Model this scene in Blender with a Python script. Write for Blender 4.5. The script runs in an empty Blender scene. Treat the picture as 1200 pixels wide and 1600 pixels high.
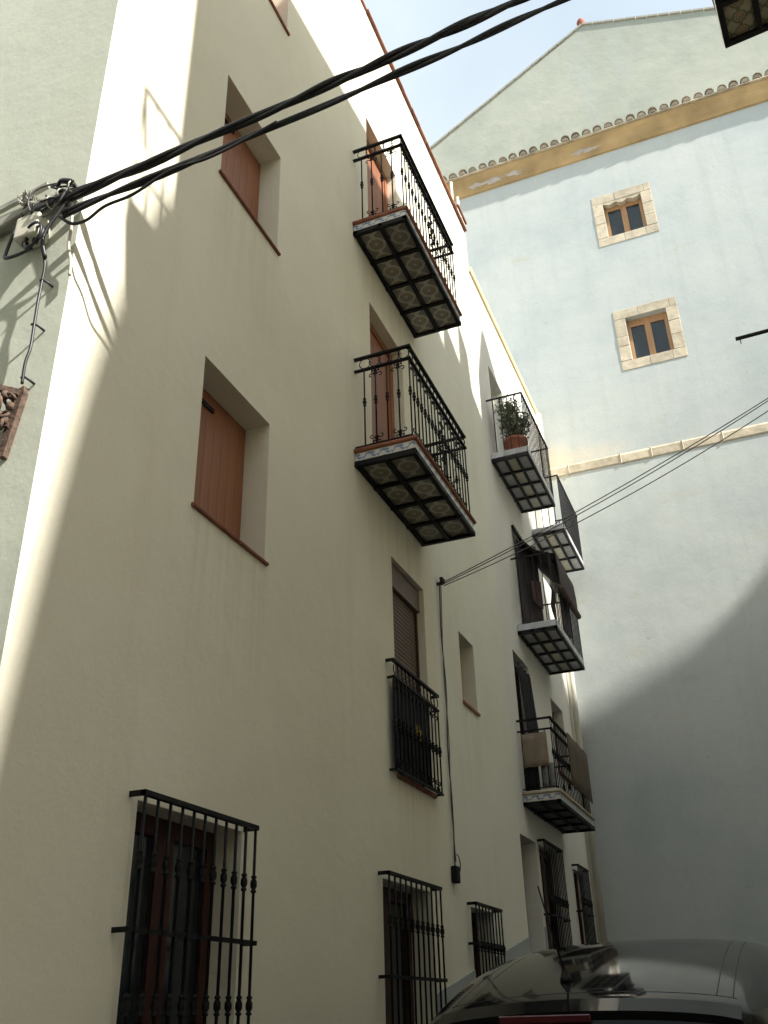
import bpy, math, random
from mathutils import Vector, Matrix
random.seed(7)
scene = bpy.context.scene
C = scene.collection
PI = math.pi

# ------------------------------------------------------------------ camera
cam_data = bpy.data.cameras.new('camera')
cam_data.sensor_fit = 'VERTICAL'; cam_data.sensor_height = 36.0
cam_data.lens = 1462.28 / 1600 * 36.0
cam_data.clip_start = 0.05; cam_data.clip_end = 600
cam = bpy.data.objects.new('camera', cam_data); C.objects.link(cam)
yaw, pitch, roll = -0.36989, 0.49534, -0.02881
fw = Vector((math.sin(yaw)*math.cos(pitch), math.cos(yaw)*math.cos(pitch), math.sin(pitch)))
r0 = Vector((math.cos(yaw), -math.sin(yaw), 0)); u0 = r0.cross(fw)
rt = r0*math.cos(roll) + u0*math.sin(roll); up = u0*math.cos(roll) - r0*math.sin(roll)
cam.matrix_world = Matrix(((rt.x, up.x, -fw.x, 0), (rt.y, up.y, -fw.y, 0), (rt.z, up.z, -fw.z, 0), (0, 0, 0, 1)))
scene.camera = cam

# ------------------------------------------------------------------ sky and sun
SUN = Vector((1.0, -0.24, 0.90)).normalized()
world = bpy.data.worlds.new('World'); scene.world = world; world.use_nodes = True
nt = world.node_tree; bg = nt.nodes['Background']
sky = nt.nodes.new('ShaderNodeTexSky'); sky.sky_type = 'NISHITA'; sky.sun_disc = False
sky.sun_elevation = math.asin(SUN.z); sky.sun_rotation = math.atan2(SUN.x, SUN.y)
sky.dust_density = 2.0
tc = nt.nodes.new('ShaderNodeTexCoord')
nz = nt.nodes.new('ShaderNodeTexNoise'); nz.inputs['Scale'].default_value = 2.2; nz.inputs['Detail'].default_value = 5
nt.links.new(tc.outputs['Generated'], nz.inputs['Vector'])
rmp = nt.nodes.new('ShaderNodeMapRange'); rmp.inputs['From Min'].default_value = 0.3; rmp.inputs['From Max'].default_value = 0.72
rmp.inputs['To Min'].default_value = 0.45; rmp.inputs['To Max'].default_value = 0.97
nt.links.new(nz.outputs['Fac'], rmp.inputs['Value'])
mx = nt.nodes.new('ShaderNodeMix'); mx.data_type = 'RGBA'
nt.links.new(rmp.outputs[0], mx.inputs[0]); nt.links.new(sky.outputs[0], mx.inputs[6])
mx.inputs[7].default_value = (3.4, 3.85, 4.0, 1)         # thin white cloud veil
nt.links.new(mx.outputs[2], bg.inputs['Color']); bg.inputs['Strength'].default_value = 0.10
sun_data = bpy.data.lights.new('sun', 'SUN'); sun_data.energy = 3.6; sun_data.angle = math.radians(0.8); sun_data.color = (1.0, 0.975, 0.91)
sun = bpy.data.objects.new('sun', sun_data); C.objects.link(sun)
sun.rotation_euler = SUN.to_track_quat('Z', 'Y').to_euler(); sun.location = SUN*60
scene.view_settings.view_transform = 'Standard'; scene.view_settings.look = 'None'
scene.view_settings.exposure = 1.48; scene.view_settings.gamma = 1.0

# ------------------------------------------------------------------ materials
MATS = {}
def nodes_of(m):
    m.use_nodes = True
    t = m.node_tree
    return t, t.nodes['Principled BSDF']
def ramp(t, fac, stops):
    r = t.nodes.new('ShaderNodeValToRGB'); e = r.color_ramp.elements
    while len(e) < len(stops): e.new(0.5)
    for i, (p, c) in enumerate(stops):
        e[i].position = p; e[i].color = (*c, 1)
    t.links.new(fac, r.inputs['Fac'])
    return r.outputs['Color']
def noise(t, scale, detail=4, rough=0.55, coord='Object', stretch=None):
    c = t.nodes.new('ShaderNodeTexCoord'); n = t.nodes.new('ShaderNodeTexNoise')
    n.inputs['Scale'].default_value = scale; n.inputs['Detail'].default_value = detail; n.inputs['Roughness'].default_value = rough
    if stretch:
        mp = t.nodes.new('ShaderNodeMapping'); mp.inputs['Scale'].default_value = stretch
        t.links.new(c.outputs[coord], mp.inputs['Vector']); t.links.new(mp.outputs[0], n.inputs['Vector'])
    else:
        t.links.new(c.outputs[coord], n.inputs['Vector'])
    return n.outputs['Fac']
def mixc(t, fac, a, b, mode='MIX'):
    m = t.nodes.new('ShaderNodeMix'); m.data_type = 'RGBA'; m.blend_type = mode
    for inp, v in ((m.inputs[0], fac), (m.inputs[6], a), (m.inputs[7], b)):
        if hasattr(v, 'is_output'): t.links.new(v, inp)
        elif isinstance(v, (int, float)): inp.default_value = v
        else: inp.default_value = (*v, 1)
    return m.outputs[2]
def math_n(t, op, a, b=None, c=None):
    m = t.nodes.new('ShaderNodeMath'); m.operation = op
    for i, v in enumerate((a, b, c)):
        if v is None: continue
        if hasattr(v, 'is_output'): t.links.new(v, m.inputs[i])
        else: m.inputs[i].default_value = v
    return m.outputs[0]
def vary(t, col, amt):
    o = t.nodes.new('ShaderNodeObjectInfo'); r = t.nodes.new('ShaderNodeMapRange')
    r.inputs['To Min'].default_value = 1-amt; r.inputs['To Max'].default_value = 1+amt*0.6; t.links.new(o.outputs['Random'], r.inputs['Value'])
    h = t.nodes.new('ShaderNodeHueSaturation'); t.links.new(r.outputs[0], h.inputs['Value']); t.links.new(col, h.inputs['Color'])
    return h.outputs['Color']
def bump(t, p, h, strength, dist):
    b = t.nodes.new('ShaderNodeBump'); b.inputs['Strength'].default_value = strength; b.inputs['Distance'].default_value = dist
    t.links.new(h, b.inputs['Height']); t.links.new(b.outputs[0], p.inputs['Normal'])
def stucco(name, base, dirty, stain, stain_amt=0.35, b=0.35, section=None, streaks=()):
    m = bpy.data.materials.new(name); t, p = nodes_of(m)
    col = ramp(t, noise(t, 0.55, 6, 0.6), [(0.32, dirty), (0.62, base)])
    col = mixc(t, math_n(t, 'MULTIPLY', math_n(t, 'GREATER_THAN', noise(t, 3.1, 8, 0.7), 0.5), 0.0), col, col)
    st = noise(t, 1.0, 6, 0.65, stretch=(1.3, 1.3, 0.16))
    f = t.nodes.new('ShaderNodeMapRange'); f.inputs['From Min'].default_value = 0.54; f.inputs['From Max'].default_value = 0.78
    f.inputs['To Max'].default_value = stain_amt; t.links.new(st, f.inputs['Value'])
    col = mixc(t, f.outputs[0], col, stain)
    if section:
        y_at, tint = section
        tcx = t.nodes.new('ShaderNodeTexCoord'); sp = t.nodes.new('ShaderNodeSeparateXYZ'); t.links.new(tcx.outputs['Object'], sp.inputs[0])
        g = t.nodes.new('ShaderNodeMapRange'); g.inputs['From Min'].default_value = y_at-0.01; g.inputs['From Max'].default_value = y_at+0.01
        t.links.new(sp.outputs['Y'], g.inputs['Value'])
        col = mixc(t, g.outputs[0], mixc(t, 1.0, col, tint, 'MULTIPLY'), col)
    for (ya, yb_, zs) in streaks:
        tcs = t.nodes.new('ShaderNodeTexCoord'); ss = t.nodes.new('ShaderNodeSeparateXYZ'); t.links.new(tcs.outputs['Object'], ss.inputs[0])
        def band(o, a0, a1, a2, a3):
            up_ = t.nodes.new('ShaderNodeMapRange'); up_.inputs['From Min'].default_value = a0; up_.inputs['From Max'].default_value = a1; t.links.new(o, up_.inputs['Value'])
            dn_ = t.nodes.new('ShaderNodeMapRange'); dn_.inputs['From Min'].default_value = a3; dn_.inputs['From Max'].default_value = a2; t.links.new(o, dn_.inputs['Value'])
            return math_n(t, 'MULTIPLY', up_.outputs[0], dn_.outputs[0])
        msk = math_n(t, 'MULTIPLY', band(ss.outputs['Y'], ya-0.1, ya+0.05, yb_-0.05, yb_+0.1), band(ss.outputs['Z'], zs-1.3, zs-0.05, zs+0.01, zs+0.03))
        stn = noise(t, 1.0, 5, 0.7, stretch=(1.0, 9.0, 0.35))
        fr_ = t.nodes.new('ShaderNodeMapRange'); fr_.inputs['From Min'].default_value = 0.42; fr_.inputs['From Max'].default_value = 0.72; fr_.inputs['To Max'].default_value = 0.34; t.links.new(stn, fr_.inputs['Value'])
        col = mixc(t, math_n(t, 'MULTIPLY', msk, fr_.outputs[0]), col, (0.46, 0.42, 0.34))
    fine = noise(t, 60, 4, 0.6)
    col = mixc(t, 0.17, col, ramp(t, fine, [(0.3, (0.66, 0.65, 0.62)), (0.7, (1, 1, 0.99))]), 'MULTIPLY')
    t.links.new(col, p.inputs['Base Color']); p.inputs['Roughness'].default_value = 0.9
    p.inputs['Specular IOR Level'].default_value = 0.15
    h = math_n(t, 'ADD', math_n(t, 'MULTIPLY', noise(t, 2.3, 5), 1.0), math_n(t, 'MULTIPLY', noise(t, 45, 5, 0.7), 0.10))
    bump(t, p, h, b, 0.03)
    MATS[name] = m; return m
def plain(name, col, rough=0.6, metal=0.0, var=0.25, scale=14, coat=0.0, b=0.0, spec=0.5):
    m = bpy.data.materials.new(name); t, p = nodes_of(m)
    n = noise(t, scale, 5)
    d = tuple(c*(1-var) for c in col); l = tuple(min(1, c*(1+var)) for c in col)
    c_ = ramp(t, n, [(0.3, d), (0.7, l)])
    if name in ('roof_tile', 'stone', 'terracotta', 'grey_tile', 'cream_tile', 'dark_tile'): c_ = vary(t, c_, 0.30 if name != 'stone' else 0.14)
    t.links.new(c_, p.inputs['Base Color'])
    p.inputs['Roughness'].default_value = rough; p.inputs['Metallic'].default_value = metal
    p.inputs['Coat Weight'].default_value = coat; p.inputs['Specular IOR Level'].default_value = spec
    if coat: p.inputs['Coat Roughness'].default_value = 0.03
    if b: bump(t, p, noise(t, scale*3, 5), b, 0.01)
    MATS[name] = m; return m
stucco('cream', (0.855, 0.835, 0.715), (0.79, 0.765, 0.64), (0.64, 0.585, 0.47), 0.42, 0.40, section=(8.86, (1.0, 0.968, 0.93)), streaks=((4.25, 5.17, 5.66), (4.25, 5.16, 2.78), (7.64, 8.55, 1.80), (9.73, 10.3, 3.03), (7.0, 8.5, 7.4), (7.0, 8.5, 4.48)))
stucco('offwhite', (0.83, 0.81, 0.745), (0.765, 0.74, 0.67), (0.66, 0.62, 0.53), 0.32, 0.25)
stucco('opposite', (0.84, 0.80, 0.70), (0.78, 0.73, 0.62), (0.62, 0.56, 0.46), 0.3)
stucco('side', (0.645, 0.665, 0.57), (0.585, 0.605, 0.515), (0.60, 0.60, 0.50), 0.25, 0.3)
stucco('plinth', (0.43, 0.45, 0.445), (0.37, 0.39, 0.385), (0.22, 0.22, 0.21), 0.5)
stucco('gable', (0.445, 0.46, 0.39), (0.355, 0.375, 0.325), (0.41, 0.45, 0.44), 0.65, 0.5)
stucco('verge', (0.40, 0.39, 0.33), (0.30, 0.29, 0.25), (0.22, 0.21, 0.19), 0.6, 0.5)
def blue_mat():
    m = bpy.data.materials.new('blue'); t, p = nodes_of(m)
    col = ramp(t, noise(t, 0.42, 7, 0.62), [(0.30, (0.415, 0.455, 0.455)), (0.52, (0.51, 0.54, 0.525)), (0.72, (0.555, 0.57, 0.54))])
    blot = noise(t, 1.6, 8, 0.72)
    f = t.nodes.new('ShaderNodeMapRange'); f.inputs['From Min'].default_value = 0.52; f.inputs['From Max'].default_value = 0.75; f.inputs['To Max'].default_value = 0.42
    t.links.new(blot, f.inputs['Value']); col = mixc(t, f.outputs[0], col, (0.43, 0.465, 0.46))
    # ochre stains bleeding through the limewash
    tcx = t.nodes.new('ShaderNodeTexCoord'); sp = t.nodes.new('ShaderNodeSeparateXYZ'); t.links.new(tcx.outputs['Object'], sp.inputs[0])
    och = noise(t, 0.9, 7, 0.75, stretch=(1.0, 1.0, 1.7))
    g = t.nodes.new('ShaderNodeMapRange'); g.inputs['From Min'].default_value = 0.585; g.inputs['From Max'].default_value = 0.78; g.inputs['To Max'].default_value = 0.7
    t.links.new(och, g.inputs['Value']); col = mixc(t, g.outputs[0], col, (0.45, 0.40, 0.26))
    # bare cream patches around the stone course
    d = math_n(t, 'ABSOLUTE', math_n(t, 'SUBTRACT', sp.outputs['Z'], 9.95))
    dx = math_n(t, 'MULTIPLY', math_n(t, 'ADD', sp.outputs['X'], 3.0), 0.35)
    q = math_n(t, 'ADD', math_n(t, 'ADD', d, math_n(t, 'ABSOLUTE', dx)), math_n(t, 'MULTIPLY', blot, 0.9))
    k = t.nodes.new('ShaderNodeMapRange'); k.inputs['From Min'].default_value = 1.15; k.inputs['From Max'].default_value = 0.55; k.inputs['To Max'].default_value = 0.8
    t.links.new(q, k.inputs['Value']); col = mixc(t, k.outputs[0], col, (0.72, 0.62, 0.46))
    run = noise(t, 1.0, 6, 0.7, stretch=(3.2, 3.2, 0.13))
    rr = t.nodes.new('ShaderNodeMapRange'); rr.inputs['From Min'].default_value = 0.50; rr.inputs['From Max'].default_value = 0.74; rr.inputs['To Max'].default_value = 0.40
    t.links.new(run, rr.inputs['Value']); col = mixc(t, rr.outputs[0], col, (0.40, 0.435, 0.42))
    peel = noise(t, 2.6, 9, 0.78)
    pe = t.nodes.new('ShaderNodeMapRange'); pe.inputs['From Min'].default_value = 0.645; pe.inputs['From Max'].default_value = 0.665; pe.inputs['To Max'].default_value = 0.30
    t.links.new(peel, pe.inputs['Value']); col = mixc(t, pe.outputs[0], col, (0.60, 0.59, 0.52))
    fine = noise(t, 38, 5, 0.7)
    col = mixc(t, 0.22, col, ramp(t, fine, [(0.25, (0.45, 0.45, 0.45)), (0.6, (1, 1, 1))]), 'MULTIPLY')
    spots = noise(t, 7.5, 3, 0.6)
    s = t.nodes.new('ShaderNodeMapRange'); s.inputs['From Min'].default_value = 0.68; s.inputs['From Max'].default_value = 0.75; s.inputs['To Max'].default_value = 0.5
    t.links.new(spots, s.inputs['Value']); col = mixc(t, s.outputs[0], col, (0.33, 0.34, 0.31))
    t.links.new(col, p.inputs['Base Color']); p.inputs['Roughness'].default_value = 0.92; p.inputs['Specular IOR Level'].default_value = 0.12
    h = math_n(t, 'ADD', noise(t, 1.8, 6, 0.6), math_n(t, 'MULTIPLY', noise(t, 30, 5, 0.7), 0.10))
    bump(t, p, h, 0.22, 0.04)
    MATS['blue'] = m
blue_mat()
def wood(name, c0, c1, axis=(14, 14, 0.7)):
    m = bpy.data.materials.new(name); t, p = nodes_of(m)
    n = noise(t, 3.0, 6, 0.6, stretch=axis)
    t.links.new(vary(t, ramp(t, n, [(0.3, c0), (0.7, c1)]), 0.12), p.inputs['Base Color']); p.inputs['Roughness'].default_value = 0.5
    p.inputs['Specular IOR Level'].default_value = 0.35
    bump(t, p, n, 0.2, 0.004); MATS[name] = m
wood('shutter', (0.235, 0.090, 0.045), (0.35, 0.145, 0.074))
wood('dark_wood', (0.035, 0.011, 0.008), (0.07, 0.021, 0.015))
wood('pale_wood', (0.36, 0.185, 0.085), (0.50, 0.28, 0.135))
plain('iron', (0.0075, 0.0075, 0.008), 0.6, 0.0, 0.3, 30, spec=0.22)
plain('far_iron', (0.016, 0.015, 0.017), 0.6, 0.0, 0.3, 30, spec=0.25)
plain('rust', (0.115, 0.073, 0.052), 0.9, 0.0, 0.55, 26, b=0.6)
plain('terracotta', (0.27, 0.10, 0.06), 0.8, 0.0, 0.3, 9, b=0.3)
plain('roof_tile', (0.44, 0.37, 0.275), 0.9, 0.0, 0.4, 4, b=0.5)
plain('ochre', (0.42, 0.285, 0.135), 0.9, 0.0, 0.25, 1.6, b=0.4)
plain('yellow_trim', (0.70, 0.56, 0.32), 0.85, 0.0, 0.15, 2)
plain('stone', (0.53, 0.455, 0.34), 0.92, 0.0, 0.22, 5, b=0.6)
plain('glass_dark', (0.025, 0.033, 0.036), 0.08, 0.0, 0.15, 2)
plain('interior', (0.012, 0.011, 0.011), 0.9, 0.0, 0.2, 2)
plain('cable', (0.013, 0.013, 0.015), 0.45, 0.0, 0.3, 40)
plain('grey_cable', (0.11, 0.11, 0.11), 0.5, 0.0, 0.3, 40)
plain('rope', (0.58, 0.54, 0.45), 0.9, 0.0, 0.3, 60)
plain('box_plastic', (0.66, 0.63, 0.52), 0.6, 0.0, 0.12, 8)
plain('galv', (0.36, 0.35, 0.30), 0.6, 0.1, 0.25, 12)
plain('roller', (0.155, 0.11, 0.085), 0.6, 0.0, 0.12, 6)
plain('pipe', (0.70, 0.665, 0.57), 0.6, 0.0, 0.08, 4)
plain('asphalt', (0.075, 0.072, 0.068), 0.9, 0.0, 0.3, 6, b=0.6)
plain('car_paint', (0.008, 0.008, 0.009), 0.06, 0.0, 0.15, 3, spec=0.15)
plain('car_black', (0.011, 0.011, 0.011), 0.55, 0.0, 0.2, 8)
plain('tyre', (0.02, 0.02, 0.02), 0.85, 0.0, 0.2, 12)
plain('rim', (0.45, 0.45, 0.46), 0.3, 0.9, 0.1, 6)
plain('red_lens', (0.07, 0.003, 0.005), 0.2, 0.0, 0.2, 10, coat=0.5)
plain('plate', (0.75, 0.75, 0.72), 0.5, 0.0, 0.05, 4)
plain('awning', (0.055, 0.040, 0.036), 0.9, 0.0, 0.25, 5)
plain('awning_roll', (0.12, 0.075, 0.062), 0.9, 0.0, 0.25, 8)
plain('cloth_tan', (0.25, 0.195, 0.145), 0.95, 0.0, 0.15, 5)
plain('cloth_grey', (0.24, 0.235, 0.23), 0.95, 0.0, 0.2, 5)
plain('cloth_black', (0.012, 0.012, 0.014), 0.95, 0.0, 0.2, 5)
plain('cloth_olive', (0.19, 0.155, 0.055), 0.95, 0.0, 0.25, 6)
plain('cloth_pink', (0.45, 0.34, 0.36), 0.95, 0.0, 0.15, 6)
plain('pot', (0.30, 0.105, 0.062), 0.85, 0.0, 0.2, 9)
plain('white_tile', (0.62, 0.61, 0.58), 0.35, 0.0, 0.12, 7)
plain('grey_tile', (0.50, 0.50, 0.52), 0.4, 0.0, 0.15, 7)
plain('cream_tile', (0.58, 0.55, 0.43), 0.4, 0.0, 0.12, 7)
plain('dark_tile', (0.045, 0.045, 0.05), 0.5, 0.0, 0.2, 7)
plain('curtain', (0.085, 0.070, 0.072), 0.95, 0.0, 0.15, 6)
plain('yellow_paint', (0.50, 0.36, 0.05), 0.6, 0.0, 0.1, 7)
plain('ochre_bare', (0.47, 0.42, 0.37), 0.95, 0.0, 0.2, 4, b=0.5)
def leaf_mat():
    m = bpy.data.materials.new('leaf'); t, p = nodes_of(m)
    t.links.new(ramp(t, noise(t, 11, 4), [(0.3, (0.075, 0.095, 0.05)), (0.72, (0.21, 0.225, 0.14))]), p.inputs['Base Color'])
    p.inputs['Roughness'].default_value = 0.6; MATS['leaf'] = m
leaf_mat()
def cane_mat():
    m = bpy.data.materials.new('cane'); t, p = nodes_of(m)
    w = t.nodes.new('ShaderNodeTexWave'); w.wave_type = 'BANDS'; w.bands_direction = 'Y'; w.inputs['Scale'].default_value = 18; w.inputs['Distortion'].default_value = 0.8
    c = t.nodes.new('ShaderNodeTexCoord'); t.links.new(c.outputs['Object'], w.inputs['Vector'])
    t.links.new(ramp(t, w.outputs['Fac'], [(0.2, (0.075, 0.055, 0.036)), (0.8, (0.17, 0.125, 0.08))]), p.inputs['Base Color'])
    p.inputs['Roughness'].default_value = 0.9; bump(t, p, w.outputs['Fac'], 0.6, 0.01); MATS['cane'] = m
cane_mat()
def tile_mat(name, ground, line, second, cell, mix_amt=0.75):
    """glazed tile with rings, petals and diagonal scrolls repeated on a square cell"""
    m = bpy.data.materials.new(name); t, p = nodes_of(m)
    c = t.nodes.new('ShaderNodeTexCoord'); s = t.nodes.new('ShaderNodeSeparateXYZ'); t.links.new(c.outputs['Object'], s.inputs[0])
    def fr(o, off): return math_n(t, 'SUBTRACT', math_n(t, 'FRACT', math_n(t, 'ADD', math_n(t, 'DIVIDE', o, cell), off)), 0.5)
    u = fr(s.outputs['X'], 10.5); v = fr(s.outputs['Y'], 10.5)
    r = math_n(t, 'SQRT', math_n(t, 'ADD', math_n(t, 'MULTIPLY', u, u), math_n(t, 'MULTIPLY', v, v)))
    ring = math_n(t, 'LESS_THAN', math_n(t, 'ABSOLUTE', math_n(t, 'SUBTRACT', r, 0.37)), 0.055)
    ring2 = math_n(t, 'LESS_THAN', math_n(t, 'ABSOLUTE', math_n(t, 'SUBTRACT', r, 0.19)), 0.045)
    dot = math_n(t, 'LESS_THAN', r, 0.08)
    ang = math_n(t, 'ARCTAN2', v, u)
    pet = math_n(t, 'GREATER_THAN', math_n(t, 'MULTIPLY', math_n(t, 'COSINE', math_n(t, 'MULTIPLY', ang, 4)), math_n(t, 'GREATER_THAN', r, 0.42)), 0.62)
    lobes = math_n(t, 'MULTIPLY', math_n(t, 'GREATER_THAN', math_n(t, 'SINE', math_n(t, 'MULTIPLY', ang, 8)), 0.55), math_n(t, 'LESS_THAN', math_n(t, 'ABSOLUTE', math_n(t, 'SUBTRACT', r, 0.28)), 0.04))
    a = math_n(t, 'MAXIMUM', math_n(t, 'MAXIMUM', ring, dot), pet)
    b = math_n(t, 'MAXIMUM', ring2, lobes)
    col = mixc(t, math_n(t, 'MULTIPLY', a, mix_amt), ramp(t, noise(t, 9, 4), [(0.3, tuple(x*0.75 for x in ground)), (0.7, ground)]), line)
    col = mixc(t, math_n(t, 'MULTIPLY', b, mix_amt), col, second)
    grime = noise(t, 6, 6, 0.7); col = vary(t, mixc(t, 0.6, col, ramp(t, grime, [(0.35, (0.6, 0.58, 0.55)), (0.65, (1, 1, 1))]), 'MULTIPLY'), 0.35)
    t.links.new(col, p.inputs['Base Color']); p.inputs['Roughness'].default_value = 0.3
    MATS[name] = m
tile_mat('azulejo', (0.22, 0.205, 0.175), (0.50, 0.47, 0.38), (0.30, 0.24, 0.15), 0.245, 0.85)
tile_mat('azulejo_leafy', (0.34, 0.31, 0.22), (0.055, 0.075, 0.035), (0.19, 0.075, 0.045), 0.15)
def fascia_mat():
    m = bpy.data.materials.new('fascia_tile'); t, p = nodes_of(m)
    c = t.nodes.new('ShaderNodeTexCoord'); s = t.nodes.new('ShaderNodeSeparateXYZ'); t.links.new(c.outputs['Object'], s.inputs[0])
    n = noise(t, 26, 3, 0.6)
    wv = math_n(t, 'SINE', math_n(t, 'ADD', math_n(t, 'MULTIPLY', s.outputs['Y'], 42), math_n(t, 'MULTIPLY', n, 9)))
    zz = math_n(t, 'LESS_THAN', math_n(t, 'ABSOLUTE', math_n(t, 'SUBTRACT', s.outputs['Z'], math_n(t, 'MULTIPLY', wv, 0.022))), 0.011)
    col = mixc(t, math_n(t, 'MULTIPLY', zz, 0.85), (0.62, 0.61, 0.57), (0.10, 0.16, 0.34))
    b2 = math_n(t, 'GREATER_THAN', math_n(t, 'ABSOLUTE', s.outputs['Z']), 0.036)
    col = mixc(t, math_n(t, 'MULTIPLY', b2, 0.5), col, (0.42, 0.22, 0.10))
    t.links.new(col, p.inputs['Base Color']); p.inputs['Roughness'].default_value = 0.3; MATS['fascia_tile'] = m
fascia_mat()

# ------------------------------------------------------------------ mesh helpers
class MB:
    def __init__(s): s.v = []; s.f = []
    def quad(s, *p):
        i = len(s.v); s.v += [tuple(q) for q in p]; s.f.append(tuple(range(i, i+len(p)))); return s
    def box(s, x0, x1, y0, y1, z0, z1):
        i = len(s.v)
        s.v += [(x, y, z) for z in (z0, z1) for y in (y0, y1) for x in (x0, x1)]
        for f in ((0,2,3,1), (4,5,7,6), (0,1,5,4), (2,6,7,3), (0,4,6,2), (1,3,7,5)): s.f.append(tuple(i+k for k in f))
        return s
    def bar(s, a, b, w, h=None):
        """rectangular bar from a to b"""
        h = h or w; a = Vector(a); b = Vector(b); d = (b-a).normalized()
        ref = Vector((0, 0, 1)) if abs(d.z) < 0.9 else Vector((1, 0, 0))
        sx = d.cross(ref).normalized()*w/2; sy = sx.cross(d).normalized()*h/2
        i = len(s.v)
        for p in (a, b):
            for q in (sx+sy, -sx+sy, -sx-sy, sx-sy): s.v.append(tuple(p+q))
        for f in ((0,1,2,3), (7,6,5,4), (0,4,5,1), (1,5,6,2), (2,6,7,3), (3,7,4,0)): s.f.append(tuple(i+k for k in f))
        return s
    def tube(s, pts, r, n=6, cap=True):
        pts = [Vector(p) for p in pts]; rs = r if isinstance(r, (list, tuple)) else [r]*len(pts)
        i0 = len(s.v); T0 = None; N = None
        for k, p in enumerate(pts):
            T = (pts[min(k+1, len(pts)-1)] - pts[max(k-1, 0)])
            T = T.normalized() if T.length > 1e-9 else Vector((0, 0, 1))
            if N is None:
                ref = Vector((0, 0, 1)) if abs(T.z) < 0.9 else Vector((1, 0, 0)); N = T.cross(ref).normalized()
            else:
                N = N - T*N.dot(T); N.normalize()
            B = T.cross(N)
            for j in range(n):
                a = 2*PI*j/n; s.v.append(tuple(p + (N*math.cos(a)+B*math.sin(a))*rs[k]))
        for k in range(len(pts)-1):
            for j in range(n):
                a = i0+k*n+j; b = i0+k*n+(j+1) % n; s.f.append((a, b, b+n, a+n))
        if cap:
            s.f.append(tuple(i0+j for j in range(n))[::-1]); s.f.append(tuple(i0+(len(pts)-1)*n+j for j in range(n)))
        return s
    def lathe(s, prof, n=8, c=(0, 0, 0)):
        """profile of (r, z) about a vertical axis"""
        return s.tube([(c[0], c[1], c[2]+z) for r, z in prof], [max(r, 1e-4) for r, z in prof], n)
    def prism(s, poly, a, b):
        """polygon of (u, w) extruded: point(u, w, a or b) given by callables"""
        i = len(s.v); n = len(poly)
        s.v += [a(*q) for q in poly] + [b(*q) for q in poly]
        s.f.append(tuple(range(i, i+n))); s.f.append(tuple(range(i+2*n-1, i+n-1, -1)))
        for k in range(n): s.f.append((i+k, i+(k+1) % n, i+n+(k+1) % n, i+n+k))
        return s
    def mesh(s, name, smooth=False):
        me = bpy.data.meshes.new(name); me.from_pydata(s.v, [], s.f); me.update()
        if smooth: me.shade_smooth()
        return me
    def build(s, name, mat, parent=None, smooth=False):
        me = s.mesh(name, smooth); me.materials.append(MATS[mat]); return place(name, me, parent)
def place(name, me, parent=None, loc=(0, 0, 0), rot=(0, 0, 0)):
    o = bpy.data.objects.new(name, me); C.objects.link(o); o.location = loc; o.rotation_euler = rot
    if parent:
        o.parent = parent
        if parent.type == 'EMPTY' and parent.get('world_children'): o.matrix_parent_inverse = Matrix.Translation(-parent.location)
    return o
def tag(o, label, cat, group=None):
    o['label'] = label; o['category'] = cat
    if group: o['group'] = group
    return o
def thing(name, label, cat, loc=(0, 0, 0), group=None, world_children=True):
    o = bpy.data.objects.new(name, None); C.objects.link(o); o.location = loc; o.empty_display_size = 0.2
    if world_children: o['world_children'] = 1
    return tag(o, label, cat, group)
def shared(mb, name, mat, smooth=False):
    me = mb.mesh(name, smooth); me.materials.append(MATS[mat]); return me
def bevel(o, w=0.006, seg=1):
    m = o.modifiers.new('bevel', 'BEVEL'); m.width = w; m.segments = seg; m.limit_method = 'ANGLE'; return o
def wall_grid(mb, P, u0, u1, w0, w1, holes, depth):
    """wall plane P(u, w, d) with rectangular holes and reveals running d deep"""
    us = sorted({u0, u1, *[h[0] for h in holes], *[h[1] for h in holes]}); ws = sorted({w0, w1, *[h[2] for h in holes], *[h[3] for h in holes]})
    for a, b in zip(us, us[1:]):
        for c, d in zip(ws, ws[1:]):
            mu, mw = (a+b)/2, (c+d)/2
            if any(h[0] < mu < h[1] and h[2] < mw < h[3] for h in holes): continue
            mb.quad(P(a, c, 0), P(b, c, 0), P(b, d, 0), P(a, d, 0))
    for h in holes:
        a, b, c, d = h[:4]; dp = h[4] if len(h) > 4 else depth
        mb.quad(P(a, c, 0), P(a, d, 0), P(a, d, dp), P(a, c, dp)); mb.quad(P(b, d, 0), P(b, c, 0), P(b, c, dp), P(b, d, dp))
        mb.quad(P(a, d, 0), P(b, d, 0), P(b, d, dp), P(a, d, dp)); mb.quad(P(b, c, 0), P(a, c, 0), P(a, c, dp), P(b, c, dp))
def gz(y):
    """height of the street, which climbs away from the camera"""
    k = [(-60, -1.75), (0, -1.64), (4.2, -1.50), (8.5, -0.72), (11.9, -0.09), (16.6, 0.75), (60, 0.75)]
    for (a, b), (c, d) in zip(k, k[1:]):
        if y <= c: return b+(d-b)*(y-a)/(c-a)
    return k[-1][1]
FX = -2.90        # plane of the long facade

# ------------------------------------------------------------------ ground
g = MB(); ys = [-60, -20, 0, 2, 4.2, 6, 8.5, 10, 11.9, 14, 16.7, 60]
for a, b in zip(ys, ys[1:]): g.quad((-60, a, gz(a)), (60, a, gz(a)), (60, b, gz(b)), (-60, b, gz(b)))
go = g.build('street', 'asphalt'); go['kind'] = 'structure'

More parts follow.
